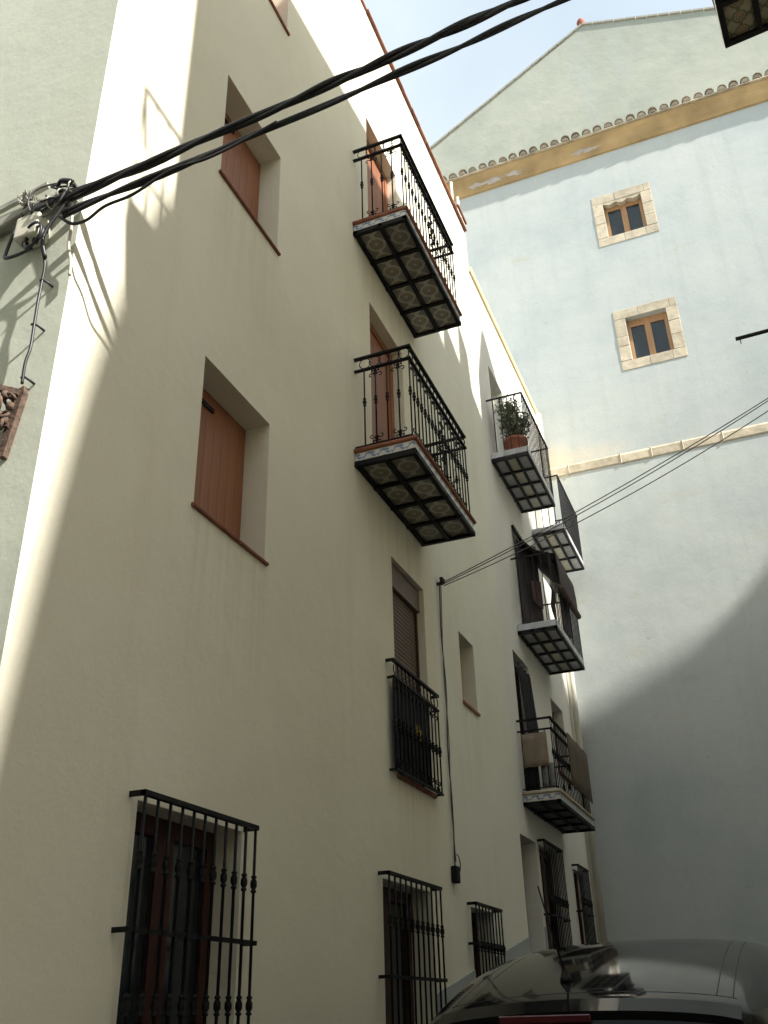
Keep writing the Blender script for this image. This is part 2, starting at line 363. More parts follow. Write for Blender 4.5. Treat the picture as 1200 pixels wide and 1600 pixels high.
# ------------------------------------------------------------------ white house (near)
H1 = thing('white_house', 'tall cream rendered house with brown shutters and tiled iron balconies, its corner at the left', 'house', (-6.5, 7.3, gz(7.3)))
H1Y0, H1Y1, H1Z = 2.93, 11.76, 11.92
WIN = {'w0': (4.27, 5.2, 8.62, 9.77), 'w1': (4.25, 5.17, 5.68, 6.81), 'w2': (4.25, 5.16, 2.80, 3.94)}
holes1 = [(*v, 0.22) for v in WIN.values()]
holes1 += [(3.98, 5.02, -0.85, 0.985, 0.24), (7.25, 8.25, 7.55, 9.75, 0.19), (7.22, 8.2, 4.64, 6.78, 0.19), (7.64, 8.55, 1.84, 3.93, 0.12),
           (9.73, 10.30, 3.06, 3.89, 0.22), (7.22, 8.34, -0.25, 0.96, 0.26), (9.52, 10.3, -0.3, 0.94, 0.24)]
m = MB(); zb = -2.2
wall_grid(m, lambda u, w, d: (FX-d, u, w), H1Y0, H1Y1, zb, H1Z, holes1, 0.22)
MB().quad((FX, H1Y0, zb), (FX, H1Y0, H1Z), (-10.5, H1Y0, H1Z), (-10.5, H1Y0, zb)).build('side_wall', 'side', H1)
m.quad((FX, H1Y1, zb), (-10.5, H1Y1, zb), (-10.5, H1Y1, H1Z), (FX, H1Y1, H1Z))
m.quad((-10.5, H1Y0, zb), (-10.5, H1Y0, H1Z), (-10.5, H1Y1, H1Z), (-10.5, H1Y1, zb))
m.quad((FX, H1Y0, H1Z), (FX, H1Y1, H1Z), (-10.5, H1Y1, H1Z), (-10.5, H1Y0, H1Z))
m.build('wall', 'cream', H1)
# grey plinth that climbs with the street, broken at the barred windows
def plinth(house, spans, h=0.91):
    for a, b in spans:
        q = MB(); n = max(1, int((b-a)/0.6))
        for i in range(n):
            p, r = a+(b-a)*i/n, a+(b-a)*(i+1)/n
            t = 0.012
            q.quad((FX+t, p, gz(p)-0.2), (FX+t, r, gz(r)-0.2), (FX+t, r, gz(r)+h), (FX+t, p, gz(p)+h))
            q.quad((FX+t, p, gz(p)+h), (FX+t, r, gz(r)+h), (FX-0.01, r, gz(r)+h), (FX-0.01, p, gz(p)+h))
        for y in (a, b): q.quad((FX+t, y, gz(y)-0.2), (FX+t, y, gz(y)+h), (FX-0.01, y, gz(y)+h), (FX-0.01, y, gz(y)-0.2))
        q.build('plinth', 'plinth', house)
plinth(H1, [(2.94, 3.97), (5.03, 7.21), (8.35, 9.51), (10.31, 11.76)])
# terracotta coping on the parapet, one tile after another, with a step
ctile = shared(MB().box(-0.30, 0.045, 0.004, 0.33, 0, 0.032), 'coping_tile', 'terracotta')
y = H1Y0
while y < H1Y1-0.2:
    z = H1Z+0.003 if y > 7.25 else H1Z-0.09
    if y < 7.25: z = H1Z+0.003
    o = place('coping_tile', ctile, H1, (FX+(0.0 if y > 7.25 else -0.015)+random.uniform(-.004, .004), y, z+random.uniform(0, .003)))
    y += 0.338
m = MB().box(FX-0.3, FX+0.02, 11.3, 11.74, H1Z+0.06, H1Z+0.20); m.build('parapet_block', 'cream', H1)
for k in range(2): MB().box(FX-0.32, FX+0.05, 11.28+0.24*k, 11.51+0.24*k, H1Z+0.203, H1Z+0.245).build('coping_tile', 'terracotta', H1)
m = MB().box(FX-1.0, FX-0.5, 10.1, 10.6, H1Z-0.02, H1Z+0.5); ch = m.build('chimney', 'cream', H1)
MB().box(FX-1.05, FX-0.45, 10.05, 10.65, H1Z+0.50, H1Z+0.58).build('chimney_cap', 'terracotta', ch)
for yy in (11.16, 11.52):
    q = MB(); q.tube([(FX-0.02, yy, H1Z+0.03), (FX-0.02, yy, H1Z+0.66)], 0.022, 8); q.build('vent_pipe', 'pipe', H1, True)

def shutter_window(house, y0, y1, z0, z1):
    """recessed opening closed by a boarded brown shutter over a terracotta sill"""
    x = FX-0.205
    fr = MB().box(x-0.03, x, y0+0.001, y1-0.001, z0+0.001, z1-0.001).build('shutter', 'shutter', house)
    n = 8; w = (y1-y0-0.06)/n
    me = shared(MB().box(0, 0.012, 0.0012, w-0.0012, 0.03, z1-z0-0.06), 'board', 'shutter')
    for i in range(n): place('board', me, fr, (x+random.uniform(0.001, 0.002), y0+0.03+w*i, z0))
    st = MB()
    for zz in (z0+0.14, z1-0.16): st.box(x+0.022, x+0.03, y0+0.05, y0+0.42, zz, zz+0.035)
    st.build('hinge_strap', 'iron', fr)
    t = MB()
    t.prism([(0, 0.012), (0.02, 0.012), (0.026, 0.018), (0.026, 0.031), (0.02, 0.036), (0, 0.036)], lambda u, w_: (FX+u-0.003, y0-0.025, z0-0.036+w_), lambda u, w_: (FX+u-0.003, y1+0.025, z0-0.036+w_))
    t.box(FX-0.2, FX-0.004, y0+0.002, y1-0.002, z0+0.001, z0+0.008)
    t.build('sill', 'terracotta', house)
for v in WIN.values(): shutter_window(H1, *v)

# --- iron bars
def knot_bar(h, r=0.008, knots=(), kr=0.019, n=6):
    prof = [(r, 0)]
    for z in knots:
        prof += [(r, z-0.05), (kr*0.85, z-0.042), (kr*0.85, z-0.034), (r*1.2, z-0.03), (kr, z-0.012), (kr, z+0.012), (r*1.2, z+0.03), (kr*0.85, z+0.034), (kr*0.85, z+0.042), (r, z+0.05)]
    prof.append((r, h)); return MB().lathe(prof, n)
def grille(house, y0, y1, z0, z1, nbar, rails, knots, proud=0.085, mat='iron'):
    """projecting window grille: the rails bend back into the wall"""
    x = FX+proud
    root = MB().bar((FX-0.02, y0, z1), (x+0.012, y0, z1), 0.012, 0.028).bar((x, y0-0.006, z1), (x, y1+0.006, z1), 0.03, 0.026).bar((FX-0.02, y1, z1), (x+0.012, y1, z1), 0.012, 0.028).build('window_grille', mat, house)
    for z in rails:
        MB().bar((FX-0.02, y0-0.03, z), (x+0.01, y0-0.03, z), 0.012, 0.024).bar((x, y0-0.035, z), (x, y1+0.035, z), 0.014, 0.024).bar((FX-0.02, y1+0.03, z), (x+0.01, y1+0.03, z), 0.012, 0.024).build('cross_rail', mat, root)
    me = shared(knot_bar(z1-z0-0.012, 0.0085, [k-z0 for k in knots]), 'bar', mat, True)
    for i in range(nbar): place('bar', me, root, (x+0.001, y0+0.012+(y1-y0-0.024)*i/(nbar-1), z0))
    return root
grille(H1, 3.91, 5.04, -0.95, 1.0, 11, (0.385, -0.35), (0.69, 0.075))
grille(H1, 7.13, 8.37, -0.35, 0.985, 11, (0.265, -0.25), (0.64,))
grille(H1, 9.40, 10.32, -0.4, 0.955, 9, (0.60,), (0.58, ))
def casement(house, y0, y1, z0, z1, x, frame, fw=0.075, mid=True, glass='glass_dark', sill=None):
    """wooden window frame with panes"""
    f = MB().box(x-0.03, x+0.03, y0+.001, y1-.001, z1-fw, z1-.001).box(x-0.03, x+0.03, y0+.001, y1-.001, z0+.001, z0+fw)
    f.box(x-0.03, x+0.03, y0+.001, y0+fw, z0+fw, z1-fw).box(x-0.03, x+0.03, y1-fw, y1-.001, z0+fw, z1-fw)
    if mid: f.box(x-0.03, x+0.032, (y0+y1)/2-fw*0.8, (y0+y1)/2+fw*0.8, z0+fw, z1-fw)
    w = f.build('window', frame, house)
    spans = [(y0+fw, (y0+y1)/2-fw*0.8), ((y0+y1)/2+fw*0.8, y1-fw)] if mid else [(y0+fw, y1-fw)]
    for a, b in spans: MB().box(x-0.012, x-0.004, a-.002, b+.002, z0+fw-.002, z1-fw+.002).build('pane', glass, w)
    MB().box(x-0.06, x-0.05, y0-.05, y1+.05, z0-.05, z1+.05).build('backing', 'interior', w)
    return w
casement(H1, 3.98, 5.02, -0.85, 0.985, FX-0.2, 'dark_wood', 0.10)
casement(H1, 7.22, 8.34, -0.25, 0.96, FX-0.22, 'dark_wood', 0.10)
casement(H1, 9.52, 10.3, -0.3, 0.94, FX-0.2, 'dark_wood', 0.08)
casement(H1, 9.73, 10.30, 3.06, 3.89, FX-0.19, 'pale_wood', 0.06, False)
m = MB(); m.box(FX-0.2, FX+0.025, 9.71, 10.32, 3.036, 3.062); m.build('sill', 'terracotta', H1)
def door_leaf(house, y0, y1, z0, z1, x, mat):
    d = MB().box(x-0.03, x, y0+.001, y1-.001, z0+.001, z1-.001).build('balcony_door', mat, house)
    n = 7; w = (y1-y0-0.16)/n
    MB().box(x+.001, x+0.03, y0+.002, y0+0.08, z0+.002, z1-.002).box(x+.001, x+0.03, y1-0.08, y1-.002, z0+.002, z1-.002).box(x+.001, x+0.03, y0+0.08, y1-0.08, z1-0.08, z1-.002).build('frame', mat, d)
    me = shared(MB().box(0.001, 0.013, 0.0012, w-0.0012, 0.02, z1-z0-0.09), 'board', mat)
    for i in range(n): place('board', me, d, (x, y0+0.08+w*i, z0))
    return d
door_leaf(H1, 7.25, 8.25, 7.55, 9.75, FX-0.15, 'shutter')
door_leaf(H1, 7.22, 8.2, 4.64, 6.78, FX-0.15, 'shutter')

# --- scrollwork shared by the ornate balconies
def spiral(c, r, turns, a0, sgn, n=10):
    return [(0, c[0]+sgn*(r*(1-0.72*k/n))*math.cos(a0+turns*2*PI*k/n), c[1]+(r*(1-0.72*k/n))*math.sin(a0+turns*2*PI*k/n)) for k in range(n+1)]
def scroll_mesh(flip=1, along='y'):
    q = MB()
    for s in (-1, 1):
        pts = [(0, s*0.004, 0.0), (0, s*0.012, 0.05)] + spiral((s*0.045, 0.085), 0.032, 0.8, PI*1.05, s)
        pts2 = [(0, s*0.004, 0.03)] + spiral((s*0.05, 0.012), 0.022, 0.7, PI*0.6, s)
        for P in (pts, pts2):
            P = [(0, b, c*flip) for a, b, c in P]
            if along == 'x': P = [(b, 0, c) for a, b, c in P]
            q.tube(P, 0.0055, 4)
    return shared(q, 'scroll', 'iron')
SCR = {(f, a): scroll_mesh(f, a) for f in (1, -1) for a in 'xy'}
def ring_mesh(w, h, along):
    q = MB(); P = [(0, w*math.cos(2*PI*k/12), h*math.sin(2*PI*k/12)) for k in range(13)]
    if along == 'x': P = [(b, 0, c) for a, b, c in P]
    q.tube(P, 0.005, 4, False); return shared(q, 'ring', 'iron')
RING = {a: ring_mesh(0.058, 0.058, a) for a in 'xy'}
PANEL_CACHE = {}
def tile_panel(w, l, mat):
    k = (round(w, 3), round(l, 3), mat)
    if k not in PANEL_CACHE: PANEL_CACHE[k] = shared(MB().box(-w/2, w/2, -l/2, l/2, -0.006, 0.006), 'tile', mat)
    return PANEL_CACHE[k]
def iron_underframe(root, x0, x1, y0, y1, z, nx, ny, panel, mat='iron', bw=0.045, extra=0.03):
    """black iron frame under the slab with tile panels between its bars"""
    for i in range(nx+1):
        x = x0+bw/2+(x1-x0-bw)*i/nx
        MB().bar((x, y0, z), (x, y1, z), bw, 0.05).build('frame_bar', mat, root)
    for j in range(ny+1):
        yy = y0+bw/2+(y1-y0-bw)*j/ny
        MB().bar((x0-0.01, yy, z-0.004), (x1+(0.0), yy, z-0.004), bw, 0.052).build('frame_bar', mat, root)
    w = (x1-x0-bw)/nx-bw; l = (y1-y0-bw)/ny-bw
    for i in range(nx):
        for j in range(ny):
            mt = panel(i, j)
            cx = x0+bw/2+(x1-x0-bw)*(i+0.5)/nx; cy = y0+bw/2+(y1-y0-bw)*(j+0.5)/ny
            place('tile', tile_panel(w+0.02, l+0.02, mt), root, (cx, cy, z+0.006+random.uniform(-.002, .002)))
def ornate_balcony(house, y0, y1, zt, x1, rail, x0=FX, dense=True, centre=True, ntile=4, nose='terracotta', panel='azulejo', scrolls=True):
    """slab with a rounded clay nosing, painted tile fascia, iron underframe and scrolled railing; zt is the floor"""
    s = MB().box(x0+0.002, x1-0.02, y0+0.02, y1-0.02, zt-0.13, zt-0.046)
    root = s.build('balcony', 'offwhite', house)
    nz_ = MB(); pf = [(0, 0), (0.012, -0.006), (0.018, -0.023), (0.012, -0.04), (0, -0.046)]
    nz_.box(x0+0.002, x1-0.003, y0+0.003, y1-0.003, zt-0.045, zt-0.001)
    nz_.tube([(x0+0.004, y0, zt-0.023), (x1, y0, zt-0.023), (x1, y1, zt-0.023), (x0+0.004, y1, zt-0.023)], 0.0225, 8)
    nz_.build('clay_nosing', nose, root, True)
    tl = 0.15
    n = max(1, round((y1-y0-0.03)/tl)); st = (y1-y0-0.03)/n
    fm = shared(MB().box(-0.006, 0.006, -st/2+0.002, st/2-0.002, -0.042, 0.042), 'fascia_tile', 'fascia_tile')
    for i in range(n): place('fascia_tile', fm, root, (x1-0.013, y0+0.015+st*(i+0.5), zt-0.09))
    n2 = max(1, round((x1-x0-0.03)/tl)); st2 = (x1-x0-0.03)/n2
    fm2 = shared(MB().box(-0.006, 0.006, -st2/2+0.002, st2/2-0.002, -0.042, 0.042), 'fascia_tile', 'fascia_tile')
    for yy in (y0+0.013, y1-0.013):
        for i in range(n2): place('fascia_tile', fm2, root, (x0+0.012+st2*(i+0.5), yy, zt-0.09), (0, 0, PI/2))
    iron_underframe(root, x0+0.005, x1, y0, y1, zt-0.158, 2, ntile, lambda i, j: panel)
    # railing
    xr, ya, yb = x1-0.035, y0+0.035, y1-0.035; zr = zt+rail; zm = zr-0.145
    for z, h in ((zr, 0.022), (zm, 0.016)):
        MB().bar((xr, ya-0.02, z), (xr, yb+0.02, z), 0.036, h).bar((x0-0.01, ya, z), (xr+0.02, ya, z), 0.036, h).bar((x0-0.01, yb, z), (xr+0.02, yb, z), 0.036, h).build('handrail' if z == zr else 'lower_rail', 'iron', root)
    MB().bar((xr, ya, zt+0.03), (xr, yb, zt+0.03), 0.024, 0.012).bar((x0, ya, zt+0.031), (xr, ya, zt+0.031), 0.024, 0.012).bar((x0, yb, zt+0.031), (xr, yb, zt+0.031), 0.024, 0.012).build('bottom_rail', 'iron', root)
    bm = shared(knot_bar(zm-zt-0.03, 0.0075, (0.47*rail,), 0.019), 'baluster', 'iron', True)
    nf = max(4, round((yb-ya)/0.105)); 
    for i in range(nf+1):
        yy = ya+(yb-ya)*i/nf
        place('baluster', bm, root, (xr, yy, zt+0.03))
        if i % 2 and i < nf and scrolls:
            place('scroll', SCR[(1, 'y')], root, (xr, yy, zt+0.035)); place('scroll', SCR[(-1, 'y')], root, (xr, yy, zm-0.008))
        if i < nf: place('ring', RING['y'], root, (xr, yy+(yb-ya)/nf/2, (zr+zm)/2))
    ns = 4; 
    for yy in (ya, yb):
        for i in range(ns):
            xx = x0+0.10+(xr-x0-0.10)*i/ns
            place('baluster', bm, root, (xx, yy, zt+0.03))
            if i % 2 and scrolls: place('scroll', SCR[(1, 'x')], root, (xx, yy, zt+0.035)); place('scroll', SCR[(-1, 'x')], root, (xx, yy, zm-0.008))
        for i in range(5 if scrolls else 0):
            place('ring', RING['x'], root, (x0+0.06+(xr-x0-0.06)*(i+0.5)/5, yy, (zr+zm)/2))
    if centre:
        q = MB(); cy = (ya+yb)/2+0.05; zc = zt+0.03+(zm-zt)*0.5
        for s_ in (-1, 1):
            for fl in (1, -1):
                q.tube([(xr, cy+s_*0.01, zc)] + [(xr, cy+b, zc+fl*c) for a, b, c in spiral((s_*0.05, 0.10), 0.045, 0.95, PI*1.2, s_, 14)], 0.007, 4)
                q.tube([(xr, cy+s_*0.005, zc+fl*0.1)] + [(xr, cy+b, zc+fl*c) for a, b, c in spiral((s_*0.035, 0.22), 0.03, 0.9, PI*1.3, s_, 12)], 0.006, 4)
        q.build('centre_ornament', 'iron', root)
    return root
ornate_balcony(H1, 6.80, 8.69, 7.55, -2.29, 1.12)
ornate_balcony(H1, 6.76, 8.59, 4.64, -2.30, 1.05)
# --- roller-blind window with a flat juliet railing
rb = MB().box(FX-0.12, FX-0.11, 7.64, 8.55, 1.84, 3.93).build('roller_blind', 'roller', H1)
MB().box(FX-0.11, FX-0.05, 7.645, 8.545, 3.68, 3.925).build('blind_box', 'roller', rb)
sl = shared(MB().prism([(0, 0.002), (0.010, 0.006), (0.013, 0.022), (0.010, 0.038), (0, 0.042)], lambda u, w: (u, 0.004, w), lambda u, w: (u, 0.836, w)), 'slat', 'roller')
for i in range(42): place('slat', sl, rb, (FX-0.11, 7.677, 1.86+0.0433*i))
MB().box(FX-0.11, FX-0.08, 7.642, 7.68, 1.85, 3.68).box(FX-0.11, FX-0.08, 8.51, 8.548, 1.85, 3.68).build('guide_rail', 'dark_wood', rb)
MB().box(FX-0.11, FX+0.03, 7.6, 8.58, 1.806, 1.838).build('sill', 'terracotta', H1)
xj, ja, jb = FX+0.065, 7.42, 8.64
jr = MB().bar((xj, ja, 2.80), (xj, jb, 2.80), 0.032, 0.024).bar((FX-0.01, ja, 2.80), (xj+.01, ja, 2.80), 0.03, 0.022).bar((FX-0.01, jb, 2.80), (xj+.01, jb, 2.80), 0.03, 0.022).build('juliet_railing', 'iron', H1)
for z in (2.65, 1.84): MB().bar((xj, ja, z), (xj, jb, z), 0.024, 0.018).bar((FX-0.01, ja+.02, z), (xj, ja+.02, z), 0.02, 0.018).bar((FX-0.01, jb-.02, z), (xj, jb-.02, z), 0.02, 0.018).build('cross_rail', 'iron', jr)
bm = shared(knot_bar(0.81, 0.008, (0.40,), 0.02), 'baluster', 'iron', True)
for i in range(13):
    yy = ja+0.02+(jb-ja-0.04)*i/12; place('baluster', bm, jr, (xj, yy, 1.845))
    if i < 12: place('ring', RING['y'], jr, (xj, yy+(jb-ja-0.04)/24, 2.725))
    if i % 2: place('scroll', SCR[(1, 'y')], jr, (xj, yy, 1.85)); place('scroll', SCR[(-1, 'y')], jr, (xj, yy, 2.64))
MB().box(xj-0.022, xj-0.016, ja+0.03, jb-0.24, 1.86, 2.64).build('dark_mesh_panel', 'cloth_black', jr)
MB().box(xj-0.0155, xj-0.009, 8.02, 8.085, 2.24, 2.36).box(xj-0.0155, xj-0.009, 8.105, 8.155, 2.23, 2.33).build('yellow_ornament', 'yellow_paint', jr)
# ------------------------------------------------------------------ second white house
H2 = thing('pale_house', 'lower off-white house with four plain balconies, wedged between cream house and blue wall', 'house', (-6.5, 14.2, gz(14.2)))
H2Y0, H2Y1, H2Z = 11.765, 16.56, 11.12
D2 = {'door': (11.8, 12.63, gz(12.2), 1.96, 0.2), 'gd': (12.76, 13.78, 0.0, 1.96, 0.12), 'gs': (14.9, 15.6, 0.75, 1.9, 0.12),
      'bp': (12.55, 13.4, 7.66, 9.65, 0.2), 'bq': (14.95, 15.72, 7.52, 9.45, 0.2), 'b5': (13.19, 14.2, 5.06, 6.95, 0.2), 'b6': (12.35, 13.25, 2.5, 4.53, 0.2), 'sm': (14.65, 15.55, 3.3, 4.47, 0.2)}
m = MB(); wall_grid(m, lambda u, w, d: (FX-0.006-d, u, w), H2Y0, H2Y1, zb, H2Z, list(D2.values()), 0.2)
m.quad((FX-.006, H2Y0, H2Z), (FX-.006, H2Y1, H2Z), (-9.5, H2Y1, H2Z), (-9.5, H2Y0, H2Z))
m.quad((FX-.006, H2Y1, zb), (-9.5, H2Y1, zb), (-9.5, H2Y1, H2Z), (FX-.006, H2Y1, H2Z))
m.build('wall', 'offwhite', H2)
cor = MB(); cor.prism([(0, 0), (0.035, 0.015), (0.05, 0.06), (0.05, 0.10), (0, 0.10)], lambda u, w: (FX-0.008+u, H2Y0+.002, H2Z-0.05+w), lambda u, w: (FX-0.008+u, H2Y1, H2Z-0.05+w))
cor.build('cornice', 'yellow_trim', H2)
plinth(H2, [(11.77, 11.795), (12.64, 12.70)])
dl = MB().box(FX-0.24, FX-0.205, 11.8, 12.63, gz(11.8), 1.96).build('door', 'dark_wood', H2)
MB().box(FX-0.205, FX-0.19, 11.86, 12.18, 0.25, 1.75).box(FX-0.205, FX-0.19, 12.25, 12.57, 0.25, 1.75).build('door_panel', 'dark_wood', dl)
for k, fr in (('gd', 'dark_wood'), ('gs', 'dark_wood')):
    a, b, c, d, _ = D2[k]; casement(H2, a, b, c, d, FX-0.12, fr, 0.08)
grille(H2, 12.71, 13.83, 0.05, 2.0, 12, (1.1,), (1.3,), 0.08)
grille(H2, 14.84, 15.65, 0.65, 1.94, 9, (1.3,), (1.45,), 0.08)
for k in ('bp', 'bq', 'b5', 'b6'):
    a, b, c, d, _ = D2[k]; casement(H2, a, b, c, d, FX-0.19, 'dark_wood' if k in ('b5', 'b6') else 'offwhite', 0.07)
a, b, c, d, _ = D2['sm']; casement(H2, a, b, c, d, FX-0.19, 'dark_wood', 0.06)
MB().box(FX-0.2, FX+0.03, a-0.03, b+0.03, c-0.04, c-0.002).build('sill', 'terracotta', H2)
def plain_balcony(house, y0, y1, z, x1, rail, ny=4):
    """thin slab on a flat iron grid, white fascia, straight bars"""
    x0 = FX-0.004
    root = MB().box(x0, x1-0.012, y0+0.012, y1-0.012, z+0.028, z+0.125).build('balcony', 'white_tile', house)
    fy = max(1, round((y1-y0)/0.2)); st = (y1-y0-0.03)/fy
    fm = shared(MB().box(-0.005, 0.005, -st/2+0.002, st/2-0.002, -0.047, 0.047), 'fascia_tile', 'grey_tile')
    for i in range(fy): place('fascia_tile', fm, root, (x1-0.006, y0+0.015+st*(i+0.5), z+0.078))
    st2 = (x1-x0-0.02)/3; fm2 = shared(MB().box(-0.005, 0.005, -st2/2+0.002, st2/2-0.002, -0.047, 0.047), 'fascia_tile', 'grey_tile')
    for i in range(3): place('fascia_tile', fm2, root, (x0+0.012+st2*(i+0.5), y0+0.006, z+0.078), (0, 0, PI/2))
    iron_underframe(root, x0+0.01, x1, y0, y1, z, 3, ny, lambda i, j: 'cream_tile' if i == 1 else 'grey_tile', 'far_iron', 0.04)
    zr = z+0.125+rail; xr = x1-0.012; ya, yb = y0+0.012, y1-0.012
    MB().bar((xr, ya-0.01, zr), (xr, yb+0.01, zr), 0.03, 0.018).bar((x0-0.06, ya, zr), (xr, ya, zr), 0.028, 0.018).bar((x0-0.06, yb, zr), (xr, yb, zr), 0.028, 0.018).build('handrail', 'far_iron', root)
    bar = shared(MB().bar((0, 0, 0.005), (0, 0, zr-z), 0.014), 'baluster', 'far_iron')
    n = round((yb-ya)/0.11)
    for i in range(n+1): place('baluster', bar, root, (xr, ya+(yb-ya)*i/n, z))
    for yy in (ya, yb):
        for i in range(4): place('baluster', bar, root, (x0+0.10+(xr-x0-0.10)*i/4, yy, z))
    return root
plain_balcony(H2, 12.14, 13.98, 7.53, -2.32, 1.0)
plain_balcony(H2, 14.66, 16.42, 7.39, -2.33, 0.98, 3)
plain_balcony(H2, 12.78, 14.82, 4.92, -2.32, 1.08)
ornate_balcony(H2, 12.14, 14.45, 2.52, -2.42, 0.93, x0=FX-0.004, centre=False, nose='stone', panel='dark_tile', scrolls=False)
# downpipe in the corner
q = MB(); py = 16.36; px = FX+0.075
q.tube([(px, py, gz(py)), (px, py, 11.0)], 0.055, 12)
dp = q.build('downpipe', 'pipe', H2, True)
for z in (3.75, 7.1): MB().lathe([(0.056, 0), (0.072, 0.02), (0.072, 0.13), (0.056, 0.16)], 12, (px, py, z)).build('pipe_joint', 'pipe', dp, True)
MB().tube([(FX+0.03, py-0.16, gz(py)), (FX+0.03, py-0.16, 10.9)], 0.022, 8).build('thin_pipe', 'pipe', dp, True)

# ------------------------------------------------------------------ blue building closing the street
BY = 16.60
HB = thing('blue_building', 'tall pale blue limewashed building closing the end of the street', 'building', (0, 18.0, gz(18)))
BW = {'top': (-0.79, 0.07, 15.42, 16.47), 'low': (-0.77, 0.08, 11.96, 13.06)}
m = MB(); P = lambda u, w, d: (u, BY+d, w)
wall_grid(m, lambda u, w, d: (u, BY+d, w), -9.0, 9.0, -1.0, 18.35, [(*v, 0.2) for v in BW.values()], 0.2)
m.quad((-9, BY, -1), (-9, BY, 18.35), (-9, 30, 18.35), (-9, 30, -1)); m.quad((9, BY, -1), (9, 30, -1), (9, 30, 18.35), (9, BY, 18.35))
m.quad((-9, BY, 18.35), (9, BY, 18.35), (9, 30, 20.35), (-9, 30, 20.35))
m.build('wall', 'blue', HB)
# stone string course
x = -4.2
while x < 8.8:
    w = random.choice((0.42, 0.75, 1.05, 0.6, 0.5)); e = min(x+w, 8.9)
    s = MB(); j = random.uniform(-0.012, 0.012); pr = random.uniform(0.022, 0.032)
    s.prism([(0, 0), (pr, 0.02), (pr, 0.20), (0, 0.25)], lambda u, w_: (x+0.006, BY-u+0.004, 9.55+j*0.4+w_), lambda u, w_: (e-0.006, BY-u+0.004, 9.55+j*0.4+w_))
    bevel(s.build('course_stone', 'stone', HB), 0.012); x = e
# cornice moulding and eave tiles
c_ = MB(); prof = [(0, 18.02), (0.05, 18.03), (0.07, 18.10), (0.11, 18.18), (0.13, 18.34), (0.18, 18.42), (0.20, 18.46), (0.20, 18.52), (0, 18.52)]
c_.prism(prof, lambda u, w: (-9.0, BY-u+0.002, w), lambda u, w: (9.0, BY-u+0.002, w)); c_.build('cornice', 'ochre', HB)
for k in range(6):       # patches where the ochre paint has fallen
    cx = -4.1+random.uniform(0, 0.5)+k*0.42 if k < 4 else -2.2+k*0.28
    pts = [(cx+random.uniform(.08, .34)*math.cos(a), 18.20+random.uniform(.012, .085)*math.sin(a)) for a in [i*PI/9 for i in range(18)]]
    face = lambda X, Z, d: (X, BY-(0.11+(Z-18.18)*0.125)-d if Z > 18.18 else BY-(0.07+(Z-18.10)*0.5)-d, Z)
    MB().prism(pts, lambda X, Z: face(X, Z, 0.001), lambda X, Z: face(X, Z, 0.004)).build('bare_plaster', 'ochre_bare', HB)
def half_tube(r0, r1, L, th, cover=True, n=8):
    q = MB()
    for rr, fl in ((0, 1), (-th, -1)):
        for k in range(n):
            a, b = PI*k/n, PI*(k+1)/n
            s = 1 if cover else -1
            p = [((r0+rr)*math.cos(a), 0, s*(r0+rr)*math.sin(a)), ((r0+rr)*math.cos(b), 0, s*(r0+rr)*math.sin(b)), ((r1+rr)*math.cos(b), L, s*(r1+rr)*math.sin(b)), ((r1+rr)*math.cos(a), L, s*(r1+rr)*math.sin(a))]
            q.quad(*(p if fl > 0 else p[::-1]))
            if rr == 0:
                q.quad(((r0)*math.cos(a), 0, s*r0*math.sin(a)), ((r0)*math.cos(b), 0, s*r0*math.sin(b)), ((r0-th)*math.cos(b), 0, s*(r0-th)*math.sin(b)), ((r0-th)*math.cos(a), 0, s*(r0-th)*math.sin(a)))
    return q
cov = shared(half_tube(0.104, 0.085, 0.5, 0.016), 'roof_tile', 'roof_tile', False); chn = shared(half_tube(0.085, 0.1, 0.5, 0.014, False), 'channel_tile', 'roof_tile', False)
plug = shared(MB().prism([(0.088*math.cos(PI*k/8), 0.088*math.sin(PI*k/8)) for k in range(9)], lambda u, w: (u, 0, w), lambda u, w: (u, 0.1, w)), 'mortar_plug', 'roof_tile')
sl_ = math.atan2(0.30, 1.0); i = 0; x = -8.9
while x < 8.9:
    for r in range(3):
        o = place('roof_tile', cov, HB, (x+random.uniform(-.01, .01), BY-0.275+random.uniform(-.012, .012)+r*0.4, 18.585+random.uniform(0, .012)+r*0.121), (sl_, random.uniform(-.04, .04), random.uniform(-.03, .03)))
        if r == 0: place('mortar_plug', plug, HB, (x, BY-0.25, 18.578), (sl_, 0, 0))
        if r == 0: place('channel_tile', chn, HB, (x+0.13, BY-0.26+random.uniform(-.015, .015), 18.615), (sl_, 0, 0))
    x += 0.26
MB().prism([(0.255, 18.525), (0.255, 18.548), (-13, 22.6), (-13, 18.525)], lambda u, w: (-8.98, BY-u, w), lambda u, w: (8.98, BY-u, w)).build('roof', 'roof_tile', HB)
